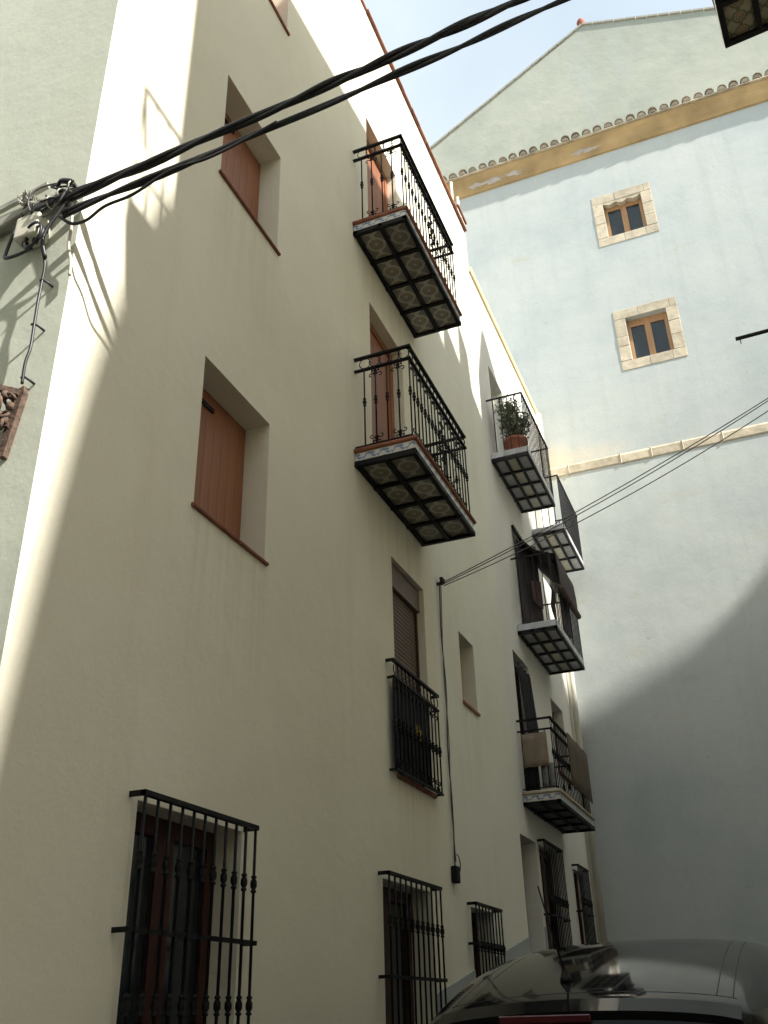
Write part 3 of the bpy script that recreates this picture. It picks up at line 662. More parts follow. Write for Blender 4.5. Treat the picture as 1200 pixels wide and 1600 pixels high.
# stone-framed windows
def stone_window(v, carved):
    a, b, c, d = v; root = None
    t = 0.235; pr = 0.012
    blocks = [(a-t, a+0.28, d, d+t), (a+0.29, b+t*0.35, d, d+t), (b+t*0.35+0.008, b+t, d, d+t)]
    zz = d
    for side in (0, 1):
        z1 = d-0.004; k = 0
        while z1 > c+0.02:
            hgt = random.choice((0.25, 0.36, 0.46)); z0 = max(c, z1-hgt)
            if z0-c < 0.12: z0 = c
            blocks.append((a-t, a, z0+0.005, z1) if side == 0 else (b, b+t, z0+0.005, z1)); z1 = z0-0.003
    blocks += [(a-t, a+(b-a)*0.4, c-t, c-.004), (a+(b-a)*0.4+0.008, b-0.05, c-t, c-.004), (b-0.042, b+t, c-t, c-.004)]
    y = BY+0.16; fw = 0.075
    f = MB().box(a+.001, b-.001, y-.03, y+.03, c+.001, c+fw).box(a+.001, b-.001, y-.03, y+.03, d-fw-0.10, d-.001)
    f.box(a+.001, a+fw, y-.03, y+.03, c+fw, d-fw-.1).box(b-fw, b-.001, y-.03, y+.03, c+fw, d-fw-.1).box((a+b)/2-fw*.85, (a+b)/2+fw*.85, y-.034, y+.03, c+fw, d-fw-.1)
    root = f.build('window', 'pale_wood', HB)
    for p, q in ((a+fw, (a+b)/2-fw*.85), ((a+b)/2+fw*.85, b-fw)): MB().box(p-.002, q+.002, y-.006, y+.004, c+fw-.002, d-fw-.098).build('pane', 'glass_dark', root)
    MB().box(a-.02, b+.02, y+.05, y+.06, c-.02, d+.02).build('backing', 'interior', root)
    for (p, q, r, s) in blocks:
        k = random.uniform(-.003, .006)
        o = MB().box(p+.001, q-.001, BY-pr-k, BY+0.1, r+.0005, s-.0005).build('stone_block', 'stone', root); bevel(o, 0.007, 2)
    if carved:
        n = MB(); pts = []
        for i in range(15):
            s = i/14; pts.append((a+(b-a)*s, d-0.035-0.085*abs(math.sin(3*PI*s))*(0.6+0.4*math.sin(PI*s))))
        n.prism(pts+[(b, d-0.002), (a, d-0.002)], lambda X, Z: (X, BY-0.005, Z), lambda X, Z: (X, BY+0.12, Z)); n.build('carved_lintel', 'stone', root)
stone_window(BW['top'], True); stone_window(BW['low'], False)

# ------------------------------------------------------------------ gabled wall rising behind
HG = thing('gabled_building', 'cream plastered gable wall rising above the tiled eave of the blue building', 'building', (0, 24, gz(24)))
GYY = 19.0
gp = [(-12.0, 17.0), (-12.0, 19.1), (-5.47, 23.08), (-0.52, 26.1), (3.1, 24.75), (9.5, 22.4), (9.5, 17.0)]
gp2 = []
for (a, b), (c, d) in zip(gp[1:5], gp[2:6]):
    n = 14
    for i in range(n): gp2.append((a+(c-a)*i/n, b+(d-b)*i/n+random.uniform(-.03, .03)*(i > 0)))
poly = [gp[0]]+gp2+[gp[5], gp[6]]
MB().prism(poly, lambda u, w: (u, GYY, w), lambda u, w: (u, GYY+4, w)).build('gable_wall', 'gable', HG)
MB().box(-12, 9.5, GYY+0.01, GYY+4, -1, 17.0).build('wall', 'gable', HG)
vm = shared(MB().box(0, 0.30, -0.10, 0.35, -0.02, 0.045), 'verge_tile', 'verge')
for (a, b), (c, d) in zip(gp[1:5], gp[2:6]):
    L = math.hypot(c-a, d-b); ang = math.atan2(d-b, c-a); n = int(L/0.31)
    for i in range(n): place('verge_tile', vm, HG, (a+(c-a)*(i+.02)/n, GYY+0.05, b+(d-b)*(i+.02)/n+0.012+random.uniform(0, .015)), (0, -ang, 0))
MB().lathe([(0.10, 0), (0.06, 0.08), (0.11, 0.2), (0.13, 0.3), (0.07, 0.42), (0.02, 0.52)], 8, (-0.55, GYY+0.1, 26.1)).build('finial', 'pot', HG, True)

# ------------------------------------------------------------------ houses on the sunny side (mostly out of the frame)
WX = lambda y: 0.97+0.1*y
HO = thing('opposite_house', 'house across the street whose tiled balcony corner shows at the top right', 'house', (4, 6, gz(6)))
silA = [(2.73, 12.88), (4.27, 13.12), (6.22, 13.54), (7.95, 13.7)]
m = MB(); m.prism([(2.73, -2.2)]+silA+[(7.95, -2.2)], lambda u, w: (WX(u), u, w), lambda u, w: (WX(u)+0.16, u, w)); m.build('street_wall', 'opposite', HO)
m = MB(); m.prism([(2.73, -2.2), (2.73, 12.2), (7.4, 12.2), (7.4, -2.2)], lambda u, w: (WX(u)+0.162, u, w), lambda u, w: (WX(u)+5, u, w))
m.prism([(7.402, -2.2), (7.402, 12.2), (7.95, 12.2), (7.95, -2.2)], lambda u, w: (WX(u)+0.162, u, w), lambda u, w: (WX(u)+1.9, u, w)); m.build('wall', 'opposite', HO)
HP = thing('gabled_house', 'set-back house with a gable on the sunny side, past the tiled balcony', 'house', (6, 12, gz(12)))
WP = lambda y: 2.97+0.1*y
silB = [(7.46, 15.45), (8.0, 15.5), (8.15, 14.32), (8.34, 14.23), (8.39, 14.79), (9.09, 14.55), (9.13, 15.4), (9.56, 15.09), (9.66, 14.45), (10.1, 14.29), (10.15, 15.2), (10.64, 16.54), (10.78, 16.55), (11.71, 15.79), (12.2, 15.2), (12.25, 13.3), (13.5, 12.0), (14.3, 10.4), (15.0, 9.0), (16.55, 8.4)]
m = MB(); m.prism([(7.46, -2.2)]+silB+[(16.55, -2.2)], lambda u, w: (WP(u), u, w), lambda u, w: (WP(u)+0.16, u, w)); m.build('street_wall', 'opposite', HP)
m = MB(); m.prism([(7.46, -2.2), (7.46, 13.2), (12.2, 13.0), (14.0, 10.0), (16.5, 7.6), (16.5, -2.2)], lambda u, w: (WP(u)+0.162, u, w), lambda u, w: (WP(u)+5, u, w)); m.build('wall', 'opposite', HP)
# balcony of the opposite house, built square and turned to its wall
ang = -math.atan(0.1); zt = 7.66
ob = MB().box(-0.60, -0.01, 0, 3.72, 0, 0.15).mesh('balcony'); ob.materials.append(MATS['offwhite'])
base = Vector((WX(2.38), 2.38, zt-0.15))
bo = place('balcony', ob, HO, base, (0, 0, ang))
for i in range(3): xx = -0.575+i*0.275; MB().bar((xx, 0, -0.03), (xx, 3.70, -0.03), 0.05, 0.06).build('frame_bar', 'iron', bo)
for j in range(10): yy = 0.025+j*0.407; MB().bar((-0.6, yy, -0.034), (-0.005, yy, -0.034), 0.05, 0.062).build('frame_bar', 'iron', bo)
for i in range(2):
    for j in range(9): place('tile', tile_panel(0.235, 0.37, 'azulejo_leafy'), bo, (-0.4375+i*0.275, 0.2285+j*0.407, -0.02))
MB().bar((-0.58, 0.02, 1.17), (-0.58, 3.69, 1.17), 0.045, 0.03).bar((-0.58, 0.02, 1.17), (-0.0, 0.02, 1.17), 0.045, 0.03).bar((-0.58, 3.69, 1.17), (-0.0, 3.69, 1.17), 0.045, 0.03).build('handrail', 'iron', bo)
MB().bar((-0.58, 0.02, 0.45), (-0.58, 3.69, 0.45), 0.02).build('lower_rail', 'iron', bo)
bar = shared(MB().bar((0, 0, 0.15), (0, 0, 1.17), 0.022), 'baluster', 'iron')
for i in range(27): place('baluster', bar, bo, (-0.58, 0.02+i*3.67/26, 0))
MB().bar((WX(7.8)+0.1, 7.8, 5.59), (0.593, 7.8, 5.562), 0.026).bar((0.63, 7.8, 5.56), (0.63, 7.8, 5.50), 0.008).build('iron_rod', 'iron', HO)
# made-up unseen round mass, profiled so its flank shades the foot of the corner
MB().lathe([(2.2, -2), (1.95, 8), (1.72, 13.3), (1.6, 14.5), (1.5, 15.3), (1.2, 16.72), (0.9, 17.1), (0.05, 17.5)], 24, (11.1, 1.34, 0)).build('shadow_caster', 'opposite', None, True)
tag(bpy.data.objects['shadow_caster'], 'unseen round mass added out to the right to shade the house corner', 'shadow_caster')
# unseen gabled slab added beyond; its outline shades the foot of the blue wall
sil = [(8.0, 26.9), (9.0, 26.6), (9.86, 25.2), (10.66, 23.9), (11.46, 22.3), (12.08, 21.6), (12.49, 20.85), (12.7, 20.5), (12.95, 20.5), (13.35, 21.4), (15.0, 24.5), (16.5, 25.0)]
ch_ = MB().prism([(8.0, -2)]+sil+[(16.5, -2)], lambda u, w: (16.0, u, w), lambda u, w: (17.0, u, w)).build('shadow_slab', 'opposite')
tag(ch_, 'unseen gabled slab added beyond the sunny side to shade the blue wall', 'shadow_slab')
# houses behind the photographer; the right and closing ones added to darken the street
for (x0, x1, y0, y1, h, lb) in ((-14, -3.2, -14, -1.2, 10.5, 'house behind the photographer on the left of the side street'), (1.3, 8.8, -14, -0.9, 9.5, 'unseen house added behind the photographer on the right to dim the lane'), (-3.1, 1.2, -16, -4.5, 9, 'unseen house added to close and dim the lane behind the photographer')):
    h_ = MB().box(x0, x1, y0, y1, -2.2, h).build('house', 'opposite'); tag(h_, lb, 'house')

# ------------------------------------------------------------------ cables
def lerp(a, b, t): return Vector(a)+(Vector(b)-Vector(a))*t
def sag_line(a, b, sag, n): return [lerp(a, b, i/n)-Vector((0, 0, sag*4*(i/n)*(1-i/n))) for i in range(n+1)]
def bundle(name, label, a, b, sag, strands, rad, r, pitch, group=None, mat='cable', n=90, flat=0.0):
    root = thing(name, label, 'cable', tuple(a), group)
    base = sag_line(a, b, sag, n); d = (Vector(b)-Vector(a)).normalized(); s = d.cross(Vector((0, 0, 1))).normalized(); u = s.cross(d)
    L = (Vector(b)-Vector(a)).length
    for k in range(strands):
        ph = 2*PI*k/strands + random.uniform(0, .5); pts = []
        for i, p in enumerate(base):
            w = ph+2*PI*(L*i/n)/pitch + 0.7*math.sin(i*0.11+k)
            rr = rad*(0.75+0.35*math.sin(i*0.17+k*1.3))
            pts.append(p+s*math.cos(w)*rr+u*math.sin(w)*rr)
        MB().tube(pts, r, 6).build('strand', mat, root, True)
    return root
c1 = bundle('cable_bundle', 'thick twisted black cable bundle, the upper of two crossing the street at the top', (-2.99, 2.83, 4.02), (1.36, 3.78, 5.87), 0.05, 3, 0.016, 0.0165, 1.15)
c2 = bundle('cable_bundle', 'thinner twisted black cable pair just below the thickest bundle at the top', (-2.90, 2.80, 3.86), (1.34, 3.90, 5.86), 0.06, 2, 0.012, 0.0135, 1.3)
w = [(-2.93, 2.81, 3.87), (-2.85, 2.83, 3.80), (-2.76, 2.84, 3.80), (-2.66, 2.85, 3.87), (-2.5, 2.87, 3.91), (-2.3, 2.9, 4.03), (-2.1, 2.95, 4.09), (-1.9, 3.02, 4.23), (-1.75, 3.06, 4.33)]
def smooth_path(P, n=6):
    P = [Vector(p) for p in P]; out = []
    for i in range(len(P)-1):
        p0, p1, p2, p3 = P[max(i-1, 0)], P[i], P[i+1], P[min(i+2, len(P)-1)]
        for k in range(n):
            t = k/n; out.append(0.5*((2*p1)+(p2-p0)*t+(2*p0-5*p1+4*p2-p3)*t*t+(3*p1-p0-3*p2+p3)*t**3))
    return out+[P[-1]]
tag(MB().tube(smooth_path(w), 0.0095, 6).build('loose_cable', 'cable', None, True), 'single wavy black cable looping under the bundles by the house corner', 'cable')
wa = Vector((FX+0.05, 9.08, 4.22))
for k, (dz, end, sg) in enumerate(((0.0, (1.93, 9.6, 6.44), 0.10), (-0.008, (1.93, 9.63, 6.45), 0.13), (-0.02, (1.93, 9.66, 6.37), 0.18))):
    o = MB().tube(sag_line(wa+Vector((0, 0.02*k, dz)), end, sg, 40), 0.006, 5).build('overhead_wire', 'grey_cable', None, True)
    tag(o, ['topmost of three thin wires running from the cream wall to the right', 'middle of three thin wires running from the cream wall to the right', 'lowest of three thin wires running from the cream wall to the right'][k], 'wire', 'thin wires crossing the street')
an = thing('wall_anchor', 'small black insulator anchor holding thin wires beside roller blind window', 'anchor', (FX, 9.05, 4.2))
MB().bar((FX-0.01, 9.03, 4.19), (FX+0.07, 9.03, 4.19), 0.03).build('bracket', 'iron', an)
for k in range(2): MB().lathe([(0.014, 0), (0.024, 0.01), (0.018, 0.028), (0.026, 0.045), (0.015, 0.06)], 8, (FX+0.055, 9.03+0.05*k, 4.205)).build('insulator', 'cable', an, True)
dc = [(FX+0.03, 9.03, 4.18), (FX+0.02, 9.02, 3.6), (FX+0.022, 9.07, 3.0), (FX+0.02, 9.02, 2.4), (FX+0.022, 9.05, 1.8), (FX+0.02, 9.03, 1.25)]
tag(MB().tube(smooth_path(dc), 0.007, 6).build('drop_cable', 'cable', None, True), 'black cable running down the cream wall beside the roller blind window', 'cable', None)
dc2 = [(a+0.004, b+0.035, c) for a, b, c in dc[:1]]+[(FX+0.02, 9.03, 3.2), (FX+0.02, 9.075, 2.5), (FX+0.02, 9.02, 1.9), (FX+0.02, 9.07, 1.3)]
tag(MB().tube(smooth_path(dc2), 0.005, 6).build('drop_cable', 'grey_cable', None, True), 'thin grey cable twisted with the black one down the cream wall', 'cable')
jb_ = thing('junction_box', 'small black junction box at the foot of the drop cable', 'box', (FX, 8.99, 1.15))
bevel(MB().box(FX+0.001, FX+0.06, 8.95, 9.06, 1.10, 1.25).build('case', 'iron', jb_), 0.008)
MB().tube([(FX+0.03, 9.08+0.09*math.sin(a)*1.0, 1.28+0.085*math.cos(a)*-1) for a in [PI*k/10 for k in range(11)]], 0.005, 5).build('cable_loop', 'cable', jb_, True)

# ------------------------------------------------------------------ clutter on the side wall by the corner
SW = H1Y0
cb = thing('cable_bracket', 'long galvanised bracket fixed on the side wall behind the cable knot', 'bracket', (-3.3, SW, 4.15))
MB().bar((-3.75, SW-0.03, 4.05), (-2.93, SW-0.03, 4.13), 0.05, 0.09).build('arm', 'galv', cb)
MB().bar((-3.75, SW-0.02, 4.20), (-3.15, SW-0.03, 4.29), 0.025, 0.035).build('upper_arm', 'galv', cb)
MB().tube([(-3.72, SW-0.05, 3.93), (-3.2, SW-0.06, 4.11), (-2.96, SW-0.06, 4.14)], 0.016, 6).build('tube', 'galv', cb, True)
for x_ in (-3.02, -3.16): MB().lathe([(0.014, 0), (0.014, 0.012), (0.005, 0.018)], 6, (0, 0, 0)).build('bolt', 'galv', cb).matrix_parent_inverse = Matrix.Translation(-cb.location) @ Matrix.Translation((x_, SW-0.055, 4.11)) @ Matrix.Rotation(PI/2, 4, 'X')
jx = thing('wall_box', 'cream plastic junction box on the side wall under the cable knot', 'box', (-3.17, SW, 3.86))
bevel(MB().box(-3.25, -3.09, SW-0.11, SW-0.001, 3.83, 3.99).build('case', 'box_plastic', jx), 0.012, 2)
for x_ in (-3.2, -3.13): MB().lathe([(0.018, -0.02), (0.018, 0)], 8, (x_, SW-0.06, 3.83)).build('gland', 'cable', jx)
def loop_pts(c, rx, rz, tilt, turns=1.0, n=22, dy=0.0):
    return [(c[0]+rx*math.cos(2*PI*turns*k/n+tilt), c[1]+dy*k/n+0.02*math.sin(4*PI*k/n), c[2]+rz*math.sin(2*PI*turns*k/n+tilt)) for k in range(n+1)]
tag(MB().tube(loop_pts((-3.05, SW-0.10, 4.08), 0.135, 0.12, 0.4), 0.006, 5).build('cable_loop', 'grey_cable', None, True), 'large open grey wire loop hanging at the cable knot on the house corner', 'cable')
tag(MB().tube(loop_pts((-3.10, SW-0.09, 3.80), 0.075, 0.075, 0.2, 2.3, 40, -0.03), 0.0085, 6).build('cable_coil', 'cable', None, True), 'small black cable coil beside the cream junction box', 'cable')
kp = smooth_path([(-3.10, SW-0.10, 3.72), (-3.2, SW-0.09, 3.72), (-3.30, SW-0.08, 3.74), (-3.33, SW-0.06, 3.80), (-3.31, SW-0.06, 3.92), (-3.28, SW-0.06, 4.05), (-3.22, SW-0.07, 4.18)])
tag(MB().tube(kp, 0.010, 6).build('bent_cable', 'cable', None, True), 'black cable bent round in a hook left of the cream junction box', 'cable')
dk = smooth_path([(-2.93, SW-0.07, 4.05), (-2.98, SW-0.08, 3.95), (-3.05, SW-0.09, 3.78), (-3.03, SW-0.06, 3.62), (-3.035, SW-0.05, 3.50), (-3.03, SW-0.055, 3.36), (-3.03, SW-0.05, 3.20), (-3.02, SW-0.055, 3.05), (-3.03, SW-0.06, 2.95), (-3.035, SW-0.05, 2.83)])
dr = thing('clipped_cable', 'dark cable clipped down the side wall from the knot to the rusty bracket', 'cable', (-3.03, SW, 2.83))
MB().tube(dk, 0.008, 6).build('strand', 'cable', dr, True)
MB().tube([p+Vector((0.012, -0.008, 0)) for p in dk[:18]], 0.011, 6).build('strand', 'cable', dr, True)
for z in (3.50, 3.20, 2.86): MB().tube([(-3.04, SW-0.06, z), (-3.03, SW-0.05, z+0.012), (-3.012, SW-0.03, z), (-3.002, SW-0.0, z-0.01)], 0.007, 5).build('clip', 'cable', dr, True)
kn = thing('cable_knot', 'tangle of tape and tied cable ends where the bundles meet the corner', 'cable', (-2.98, SW-0.08, 4.05))
for k in range(7):
    a = Vector((-3.05+random.uniform(-.05, .12), SW-0.09+random.uniform(-.04, .04), 4.06+random.uniform(-.07, .05)))
    MB().tube(smooth_path([a+Vector((random.uniform(-.09, .09), random.uniform(-.03, .03), random.uniform(-.06, .06))) for _ in range(5)], 4), random.choice((0.006, 0.009, 0.012)), 5).build('cable_end', random.choice(('cable', 'cable', 'grey_cable')), kn, True)
for k in range(3):
    c = Vector((-3.03+0.07*k, 2.83, 4.03+0.03*k)); MB().tube([c+Vector((0.006*math.sin(t), 0.034*math.cos(t), 0.034*math.sin(t))) for t in [2*PI*i/10 for i in range(11)]], 0.004, 4).build('tie', 'rope', kn)
rp = thing('frayed_rope', 'pale frayed rope ends hanging at the house corner below the knot', 'rope', (-2.9, 2.86, 3.6))
MB().tube(smooth_path([(-2.915, 2.87, 4.02), (-2.90, 2.88, 3.85), (-2.905, 2.89, 3.72), (-2.88, 2.9, 3.60), (-2.87, 2.9, 3.50)]), 0.009, 5).build('strand', 'rope', rp, True)
tw = MB()
for k in range(9): tw.tube(loop_pts((-3.24+random.uniform(-.02, .02), SW-0.07+random.uniform(-.02, .02), 4.17+random.uniform(-.03, .03)), random.uniform(.02, .045), random.uniform(.02, .05), random.uniform(0, 6), 1, 10), 0.004, 4)
tag(tw.build('wire_tangle', 'galv', None), 'small tangle of galvanised wire on the bracket at far left', 'wire')
# rusty wrought-iron sign bracket cut by the left edge
ri = thing('rusty_bracket', 'rusty ornamental iron bracket on the side wall, cut by the left edge', 'bracket', (-3.07, SW, 2.6))
pl = MB(); pl.prism([(-3.115, 2.43), (-3.085, 2.43), (-3.03, 2.79), (-3.035, 2.83), (-3.07, 2.82), (-3.115, 2.55)], lambda u, w: (u, SW-0.001, w), lambda u, w: (u, SW-0.035, w)); pl.build('wall_plate', 'rust', ri)
MB().bar((-3.05, SW-0.04, 2.785), (-3.75, SW-0.30, 3.02), 0.03).build('arm', 'rust', ri)
MB().bar((-3.08, SW-0.04, 2.60), (-3.60, SW-0.25, 2.70), 0.022).build('arm', 'rust', ri)
for k, (cx, cz, r, dy) in enumerate(((-3.085, 2.735, 0.035, .06), (-3.125, 2.70, 0.045, .09), (-3.10, 2.655, 0.032, .07), (-3.15, 2.63, 0.04, .11), (-3.11, 2.60, 0.03, .06), (-3.16, 2.75, 0.04, .12), (-3.20, 2.69, 0.05, .14), (-3.135, 2.56, 0.025, .05), (-3.27, 2.78, 0.055, .17), (-3.25, 2.64, 0.05, .15), (-3.34, 2.74, 0.05, .2))):
    MB().tube([(cx+b_, SW-dy-0.02*math.sin(i_*0.5), cz+c_2) for i_, (a_, b_, c_2) in enumerate(spiral((0, 0), r, 1.35, k*1.1, (-1)**k, 16))], 0.0095, 6).build('scroll', 'rust', ri, True)
for k, (cx, cz, dy) in enumerate(((-3.075, 2.70, .06), (-3.10, 2.76, .08), (-3.13, 2.66, .1), (-3.095, 2.62, .06), (-3.2, 2.72, .13))): MB().lathe([(0.004, -0.022), (0.018, -0.016), (0.021, 0), (0.018, 0.016), (0.004, 0.022)], 8, (cx, SW-dy, cz)).build('boss', 'rust', ri, True)

# ------------------------------------------------------------------ things on the far balconies
pt = thing('potted_shrub', 'grey-green bushy shrub in a clay pot on the upper plain balcony', 'plant', (-2.56, 12.44, 7.665), None, False)
MB().lathe([(0.13, 0), (0.145, 0.02), (0.18, 0.24), (0.20, 0.25), (0.20, 0.30), (0.18, 0.305), (0.17, 0.28)], 16).build('pot', 'pot', pt, True)
stm = MB(); lf = MB()
for k in range(34):
    a = random.uniform(0, 2*PI); sp_ = random.uniform(0.04, 0.34); h = random.uniform(0.40, 0.90)*(1.05-0.5*sp_)
    P = smooth_path([(0.05*math.cos(a), 0.05*math.sin(a), 0.30), (sp_*0.5*math.cos(a), sp_*0.5*math.sin(a), 0.3+h*0.45), (sp_*math.cos(a+.2)*0.85, sp_*math.sin(a+.2)*0.85, 0.3+h*0.9)], 5)
    stm.tube(P, 0.006, 4)
    for q in P[3:]:
        for _ in range(10):
            c = q+Vector((random.gauss(0, .045), random.gauss(0, .045), random.gauss(0, .05)))
            d = Vector((random.gauss(0, 1), random.gauss(0, 1), random.gauss(0.4, 1))).normalized(); s = d.cross(Vector((random.gauss(0, 1), random.gauss(0, 1), random.gauss(0, 1)))).normalized()
            l, w_ = random.uniform(.035, .065), random.uniform(.010, .018)
            lf.quad(c, c+d*l*.5+s*w_, c+d*l, c+d*l*.5-s*w_)
stm.build('stem', 'dark_wood', pt); lf.build('foliage', 'leaf', pt)
p2 = thing('flower_pot', 'small clay pot with a dark plant on the lower ornate balcony', 'plant', (-2.55, 8.25, 4.645), None, False)
MB().lathe([(0.09, 0), (0.13, 0.2), (0.145, 0.2), (0.145, 0.235), (0.12, 0.235)], 12).build('pot', 'pot', p2, True)
lf = MB()
for k in range(90):
    c = Vector((random.gauss(0, .07), random.gauss(0, .07), 0.3+abs(random.gauss(0, .09)))); d = Vector((random.gauss(0, 1), random.gauss(0, 1), random.gauss(.5, 1))).normalized(); s = d.cross(Vector((1, .3, .2))).normalized()
    lf.quad(c, c+d*.03+s*.014, c+d*.06, c+d*.03-s*.014)
lf.build('foliage', 'leaf', p2)
def cloth(name, mat, label, cat, P, nu, nv, thick=0.006, parent=None):
    """P(u, v) -> point; a cloth sheet with real thickness"""
    q = MB(); idx = [[len(q.v)+i*(nv+1)+j for j in range(nv+1)] for i in range(nu+1)]
    for i in range(nu+1):
        for j in range(nv+1): q.v.append(tuple(P(i/nu, j/nv)))
    for i in range(nu):
        for j in range(nv): q.f.append((idx[i][j], idx[i+1][j], idx[i+1][j+1], idx[i][j+1]))
    o = q.build(name, mat, parent, True); md = o.modifiers.new('thickness', 'SOLIDIFY'); md.thickness = thick
    if label: tag(o, label, cat)
    return o
# awning stretched from the door head over the railing of the middle balcony
aw = thing('awning', 'dark brown awning let down from the door head over the balcony rail', 'awning', (-2.6, 13.7, 6.2))
awp = [(FX+0.01, 6.80), (FX+0.12, 6.58), (FX+0.30, 6.36), (FX+0.5, 6.24), (-2.27, 6.22), (-2.255, 6.0), (-2.25, 5.66)]
def aw_point(u, v):
    k = v*(len(awp)-1); i = min(int(k), len(awp)-2); t = k-i
    x_, z_ = awp[i][0]+(awp[i+1][0]-awp[i][0])*t, awp[i][1]+(awp[i+1][1]-awp[i][1])*t
    return (x_, 13.06+1.36*u, z_-0.03*math.sin(PI*u)*(v < .6)+0.008*math.sin(u*23))
cloth('canvas', 'awning', None, None, aw_point, 16, 18, 0.006, aw)
MB().tube([(-2.245, 13.05, 5.64), (-2.245, 14.42, 5.66)], 0.045, 10).build('roll', 'awning_roll', aw, True)
MB().bar((FX+0.01, 13.06, 6.82), (FX+0.01, 14.42, 6.82), 0.04).build('head_rail', 'iron', aw)
cloth('door_curtain', 'curtain', 'grey-brown curtain hanging at the near side of the awning balcony door', 'curtain', lambda u, v: (FX+0.03+0.012*math.sin(22*u)+0.22*u*u, 13.12+0.42*u, 6.62-1.5*v), 10, 5)
cloth('hanging_cloth', 'cloth_olive', 'olive yellow cloth hanging inside the balcony under the dark awning', 'cloth', lambda u, v: (-2.50+0.02*math.sin(9*v), 13.55+0.30*u+0.02*math.sin(12*u), 5.95-0.72*v), 8, 6)
cloth('hanging_cloth', 'cloth_pink', 'pale pink cloth hanging along the front bars under the awning roll', 'cloth', lambda u, v: (-2.39+0.022*math.sin(26*u), 13.75+0.45*u, 5.95-0.72*v), 16, 6)
cloth('hanging_cloth', 'awning_roll', 'small brown garment hanging by the door of the awning balcony', 'cloth', lambda u, v: (-2.72+0.12*u, 13.25+0.12*u, 5.92-0.34*v-0.12*u*v), 4, 4)
# lowest balcony: cane screen and washing
cs = thing('cane_screen', 'brown cane screen tied along the front of the lowest balcony', 'screen', (-2.4, 13.6, 2.6))
cloth('mat', 'cane', None, None, lambda u, v: (-2.405+0.006*math.sin(17*u), 12.98+1.42*u, 3.43-0.72*v), 16, 4, 0.014, cs)
cloth('towel', 'cloth_tan', 'tan towel hung over the near end rail of the lowest balcony', 'towel', lambda u, v: (FX+0.05+0.33*u, 12.15+0.028*math.sin(13*u+2*v)*(0.3+0.7*v), 3.26-0.44*v), 10, 5)
cloth('towel', 'cloth_grey', 'grey cloth hanging below the tan towel on the lowest balcony', 'towel', lambda u, v: (FX+0.27+0.17*u, 12.20+0.02*math.sin(14*u), 2.86-0.30*v), 8, 4)
cloth('towel', 'cloth_black', 'black cloth on the near rail of the lowest balcony beside the wall', 'towel', lambda u, v: (FX+0.02+0.2*u, 12.22+0.01*math.sin(9*u), 2.88-0.34*v), 6, 4)
cloth('dark_curtain', 'cloth_black', 'black curtain hanging in front of the door of the lowest balcony', 'curtain', lambda u, v: (FX+0.03+0.02*math.sin(25*u)+0.06*v, 12.40+0.75*u, 4.35-1.1*v), 16, 5)

# ------------------------------------------------------------------ parked car
car = thing('parked_car', 'glossy black hatchback parked nose uphill at the bottom right', 'car', (-0.86, 3.69, 0), None, False)
pit = math.atan(0.185); car.rotation_euler = (pit, 0, math.radians(-1)); car.location = (-0.93, 4.50, -1.446)
ST = [  # y, half width, belt z, roof half width, roof edge z, crown z
    (0.00, 0.66, 0.86, 0.50, 0.88, 0.90), (0.03, 0.74, 0.93, 0.56, 0.96, 0.98), (0.12, 0.79, 0.98, 0.56, 1.10, 1.13), (0.26, 0.83, 1.00, 0.55, 1.30, 1.335), (0.345, 0.84, 1.01, 0.55, 1.375, 1.425),
    (0.40, 0.845, 1.01, 0.555, 1.392, 1.446), (0.55, 0.85, 1.01, 0.565, 1.405, 1.466), (0.9, 0.86, 1.01, 0.585, 1.425, 1.492), (1.5, 0.87, 1.0, 0.60, 1.435, 1.505), (2.1, 0.87, 0.99, 0.59, 1.405, 1.475), (2.5, 0.865, 0.98, 0.57, 1.34, 1.40),
    (2.9, 0.86, 0.97, 0.60, 1.14, 1.18), (3.2, 0.85, 0.95, 0.66, 0.99, 1.01), (3.7, 0.82, 0.86, 0.62, 0.90, 0.92), (4.0, 0.76, 0.74, 0.55, 0.79, 0.81), (4.12, 0.66, 0.60, 0.45, 0.64, 0.66)]
def ring_pts(s, off=0.0):
    y_, hw, bz, rw, ez, cz = s; hw *= 1.04; rw *= 1.27; ez -= 0.012
    half = [(hw*0.90, 0.24), (hw*0.985, 0.34), (hw, 0.55), (hw*0.995, bz-0.14), (hw*0.95, bz), (rw+(hw*0.95-rw)*0.5, bz+(ez-bz)*0.52), (rw+0.055, ez-0.045), (rw+0.012, ez), (rw*0.90, ez+(cz-ez)*0.42), (rw*0.62, ez+(cz-ez)*0.78), (rw*0.3, cz-(cz-ez)*0.05), (0, cz)]
    return [(x_, y_, z_) for x_, z_ in half]+[(-x_, y_, z_) for x_, z_ in half[-2::-1]]
b = MB(); rings = [ring_pts(s) for s in ST]; n = len(rings[0])
for r in rings: b.v += r
for i in range(len(rings)-1):
    for j in range(n-1): b.f.append((i*n+j, i*n+j+1, (i+1)*n+j+1, (i+1)*n+j))
    b.f.append((i*n+n-1, i*n, (i+1)*n, (i+1)*n+n-1))
b.f.append(tuple(range(n))[::-1]); b.f.append(tuple((len(rings)-1)*n+k for k in range(n)))
body = b.build('body', 'car_paint', car, True); sd = body.modifiers.new('sub', 'SUBSURF'); sd.levels = 2; sd.render_levels = 2
bpy.context.view_layer.update()
body_eval = body.evaluated_get(bpy.context.evaluated_depsgraph_get())
def roof_at(yy, xx, lift=0.003):
    """height of the finished roof surface"""
    hit, loc, nor, idx = body_eval.ray_cast(Vector((xx, yy, 3.0)), Vector((0, 0, -1)))
    return (loc.z if hit else 1.3)+lift
def on_roof(pts, r, name, mat, lift=0.0): return MB().tube([(x_, y_, roof_at(y_, x_, lift)) for x_, y_ in pts], r, 5).build(name, mat, car, True)
